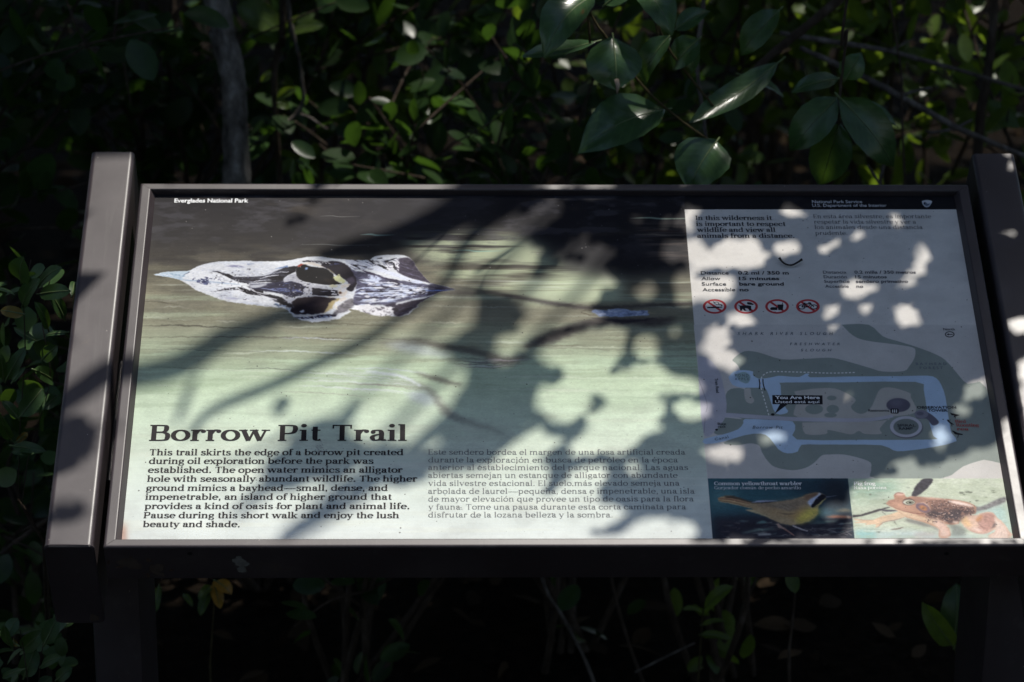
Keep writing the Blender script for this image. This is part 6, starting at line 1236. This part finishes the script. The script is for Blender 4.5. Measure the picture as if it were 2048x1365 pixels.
bare('upright grey bare stem behind the lit pointed leaves', [(1412, -40), (1404, 30), (1400, 60), (1394, 110), (1398, 170), (1410, 260), (1420, 400)], .8, [12, 12, 11, 11, 10, 10, 10], M_DEAD)
bare('short upright bare stem left of the right arm', [(1764, 400), (1760, 360), (1766, 325), (1740, 300)], .7, [9, 8, 7, 5], M_DEAD, .2, [([(1762, 372), (1735, 330)], [6, 5])])
bare('dim upright bare stem high in the right corner', [(1990, -40), (1985, 60), (1975, 150), (1960, 240), (1950, 420)], 1.2, [20, 22, 24, 26, 28], M_TWIG)
bare('thin slanting bare twig at the upper left', [(120, -40), (133, 0), (150, 48), (166, 78), (178, 102)], 1.0, [4, 4, 4.5, 5, 4], M_TWIG); bare('thin crooked bare stem above the left arm', [(236, -40), (232, 40), (229, 80), (240, 105), (247, 130), (262, 210)], 1.1, [8, 8, 8, 7, 6, 5], M_TWIG)
bare('slender arching bare twig above the middle of the top rail', [(900, 290), (945, 268), (985, 242), (1020, 210), (1048, 170)], .9, [4, 4, 4, 4, 3], M_TWIG, .2)
bare('reddish bare twig low under the sign', [(1270, 1345), (1300, 1330), (1340, 1310), (1390, 1286)], .55, [5, 6, 6, 5], M_DEAD); bare('thin bare vine hanging below the right half of the bottom rail', [(1592, 1120), (1590, 1190), (1583, 1260), (1578, 1310), (1580, 1420)], .5, [5, 5, 7, 8, 9], M_TWIG)  # the reddish twig's paler bark stands in for sunlight on it
bare('crooked bare stem under the middle of the sign', [(1075, 1120), (1092, 1180), (1120, 1225), (1140, 1262), (1170, 1320), (1200, 1400)], .6, [9, 9, 8, 8, 9, 10], M_DEAD); bare('dark bare stem leaning beside the crooked one', [(1215, 1120), (1232, 1200), (1262, 1300), (1300, 1400)], .62, [8, 9, 9, 10], M_TWIG)
# seedling beside the right leg, bright sprig, yellow leaf under the rail
YR = .34
s1 = empty('seedling', to_ground(at(1925, 1340, YR)) , label='seedling with large upright leaves beside the right leg', cat='seedling')
mb = MB(); q = stem_px([(1905, 1290), (1915, 1320), (1922, 1365), (1926, 1420)], YR, [3, 4, 4, 5], mb, 7); mb.tube([q[-1], to_ground(q[-1])], [.0015, .002], 6); mb.build('stem', M_STEM, s1)
one_leaf(s1, at(1905, 1292, YR), at(1848, 1212, YR - .03), 46 * pxm(YR), (-.3, -.8, .5), .3, .06, M_YOUNG, roundish=True); one_leaf(s1, at(1908, 1290, YR), at(1915, 1168, YR + .02), 76 * pxm(YR), (.1, -.85, .4), .15, .05, M_LEAF, roundish=True); one_leaf(s1, at(1910, 1292, YR), at(1955, 1200, YR + .03), 50 * pxm(YR), (.2, -.85, .4), .15, .05, M_LEAF, roundish=True)
s2 = empty('seedling', to_ground(at(1404, 1300, .5)), label='seedling with one bright green leaf under the pale column', cat='seedling')
mb = MB(); q = stem_px([(1406, 1222), (1403, 1260), (1398, 1330)], .5, [3, 3, 4], mb, 6); mb.tube([q[-1], to_ground(q[-1])], [.0014, .002], 6); mb.build('stem', M_STEM, s2)
for b_, t_, w in (((1408, 1222), (1462, 1172), 34), ((1405, 1225), (1368, 1216), 16), ((1402, 1270), (1462, 1276), 20), ((1404, 1250), (1450, 1240), 12)): one_leaf(s2, at(*b_, .5), at(*t_, .48), w * pxm(.5), (-.2, -.5, .8), .2, .08, M_YOUNG, roundish=True)
s3 = empty('seedling', to_ground(at(430, 1300, .45)), label='seedling with yellowing leaves under the left end of the rail', cat='seedling')
mb = MB(); q = stem_px([(430, 1180), (426, 1240), (420, 1330)], .45, [3, 3, 4], mb, 6); mb.tube([q[-1], to_ground(q[-1])], [.0014, .002], 6); mb.build('stem', M_STEM, s3)
for b_, t_, w, mm in (((428, 1168), (440, 1216), 26, M_YELLOW), ((424, 1172), (398, 1196), 20, M_LEAF2), ((430, 1162), (462, 1186), 30, M_YELLOW), ((420, 1180), (400, 1230), 24, M_LEAF2), ((318, 1172), (312, 1222), 16, M_LEAF2), ((368, 1190), (384, 1210), 14, M_LEAF2)): one_leaf(s3, at(*b_, .45), at(*t_, .42), w * pxm(.45), (rnd.uniform(-.3, .3), -.5, .8), .2, .08, mm, roundish=True)

# ------------------------------------------------------------------ the trees whose crowns shade the place
def crown_pts(n, x0, x1, y0, y1, z0, z1):
    return np.stack([rng.uniform(x0, x1, n), rng.uniform(y0, y1, n), z0 + (z1 - z0) * rng.random(n)], 1)
_gn = np.random.default_rng(23); GAPF = vnoise(620, 420, 13, 13, 61, 3)      # open and closed patches of the canopy, 2 cm cells
_rk = np.argsort(np.argsort(GAPF.ravel())).reshape(GAPF.shape) / GAPF.size
def openness(x, y):
    f = np.where(x > .15, .46, np.where(x > -.15, .22, .15))                                           # the right of the thicket gets more sun
    f = np.where((x > -.10) & (x < .38) & (y < .52), .93, f)                  # over the hanging pointed leaves
    f = np.where((x > .30) & (x < .62) & (y < .52), .22, f)
    f = np.where((x < -.10) & (x > -.60) & (y > .95) & (y < 1.45), .70, f)      # by the trunk and sapling
    f = np.where(((y < .28) | (y > .50) & (y < 1.0)) & (x > -1.2) & (x < .7), .04, f)
    f = np.where((x < -.42) & (y < 1.0), .05, f)
    return f
def clear_of_sign(B, r=.09):
    """leaves that would throw their shadow on the sign are left to the branches built for it; clumps leave gaps for sun flecks"""
    d = (B - ST) @ SR; s = d[:, 2] / Ls[2]; q = d - s[:, None] * Ls
    hit = (q[:, 0] > GU0 - r + .06) & (q[:, 0] < GU1 + r) & (q[:, 1] > GV0 - r) & (q[:, 1] < GV1 + .02) & (s > 0)
    g = B - ((B[:, 2] - .72) / L[2])[:, None] * L
    ix = np.clip(((g[:, 0] + 4.2) / .02).astype(int), 0, 419); iy = np.clip(((g[:, 1] + 3.2) / .02).astype(int), 0, 619)
    hit |= _rk[iy, ix] < openness(g[:, 0], g[:, 1])
    c = (B - WP) @ WR; px_ = 1024 + F * c[:, 0] / -c[:, 2]; py_ = 682.5 - F * c[:, 1] / -c[:, 2]    # and out of the picture
    vis = (c[:, 2] < 0) & (px_ > -150) & (px_ < 2200) & (py_ > -150) & (py_ < 1500)
    return ~(hit | vis)
FAST = np.array([0, .45, 1.0])
def crown(parent, n, box, ln0, ln1, mat, free=False):
    mat = M_CROWN
    B = crown_pts(n, *box); D = rng.normal(size=(n, 3)); D[:, 2] *= .5
    if not free: B, D = (lambda k: (B[k], D[k]))(clear_of_sign(B))
    foliage('crown', parent, B, D, ln0, ln1, .58, mat, upn=1.6, rows=FAST)
shade_tree = tree('shade_tree', 'overhanging tree whose limbs and leaves dapple the sign with shade', x=1.6, y=1.9)
mb = MB(); S = spline([(1.62, 1.92, -.1), (1.60, 1.90, .8), (1.5, 1.8, 1.9), (1.3, 1.65, 3.0)], 6); mb.tube(S, list(np.linspace(.09, .05, len(S))), 14, .1); mb.build('trunk', M_BARK, shade_tree)
for P, wd, sa, sb in LIMBS:
    k = len(P); Q = [uv(*p) for p in P]; pts = [lift(q, sa + (sb - sa) * i / (k - 1)) for i, q in enumerate(Q)]
    rr = [w * 0.00053 / 2 * 1.12 for w in wd]
    S = spline([np.array([*p, r]) for p, r in zip(pts, rr)], 5); mb = MB(); pl = [Vector(s[:3]) for s in S]; rl = [s[3] for s in S]
    if wd[-1] > 12:
        e = Vector((1.35, 1.7, 2.9)); mid = pl[-1] + Vector(L) * .6; pl += [mid, e]; rl += [min(rl[-1], .008), .014]
    mb.tube(pl, rl, 8, .12); mb.build('limb' if max(wd) > 12 else 'twig', M_TWIG, shade_tree)
fo = link('foliage', fast_mesh('foliage', np.array([tuple(v) for v in sv]), np.array(sf)), M_HERO, shade_tree)
crown(shade_tree, 9500, (.1, 3.0, .2, 3.4, 2.2, 3.3), .09, .13, M_LEAF)
crown(shade_tree, 3200, (-.6, 1.5, .85, 1.8, 2.3, 3.1), .09, .13, M_LEAF)  # extra leaves, added to stop sun leaking onto the ground under the sign
crown(t1, 10500, (-2.9, .2, .2, 3.4, 2.2, 3.3), .09, .13, M_LEAF)
def canopy_tree(lab, x, y, n, box, l0=.10, l1=.15, free=False):
    tr = tree('canopy_tree', lab, x=x, y=y); mb = MB(); S = spline([(x, y, -.1), (x + .05, y, 1), (x - .05, y - .1, 2), (x, y, 3.0)], 5); mb.tube(S, list(np.linspace(.12, .06, len(S))), 14, .1); mb.build('trunk', M_BARK, tr)
    crown(tr, n, box, l0, l1, M_LEAF, free)
canopy_tree('broad canopy tree deep in the thicket on the left', -2.6, 4.4, 9500, (-3.4, .2, 3.2, 6.8, 2.3, 3.6)); canopy_tree('broad canopy tree deep in the thicket on the right', 3.0, 4.6, 9500, (0, 3.8, 3.2, 6.8, 2.3, 3.6))
canopy_tree('dense tree standing well behind the thicket', .3, 8.0, 9000, (-5, 5.5, 6.6, 9.0, .1, 4.5), .12, .18, True)
canopy_tree('added unseen bushy tree blocking low sky light on the left', -4.2, .8, 9000, (-5.2, -3.2, -2.5, 6.0, .1, 4.2), .14, .22, True); canopy_tree('added unseen bushy tree blocking low sky light on the right', 4.4, .8, 9000, (3.4, 5.4, -2.5, 6.0, .1, 4.2), .14, .22, True)  # unseen side trees, added to keep low sky light off the thicket
canopy_tree('added unseen tree whose crown over the trail blocks sky light', 2.4, -2.6, 4200, (-2.6, 3.0, -4.6, -1.0, 2.7, 3.6), .10, .16, True)  # unseen crown, added to cut the front sky light on the thicket
canopy_tree('added bushy trees behind the viewer blocking low sky light', .2, -6.2, 12000, (-5.0, 5.0, -7.2, -5.0, .1, 5.0), .16, .26, True)  # unseen trees, added to darken the thicket from the viewer's side
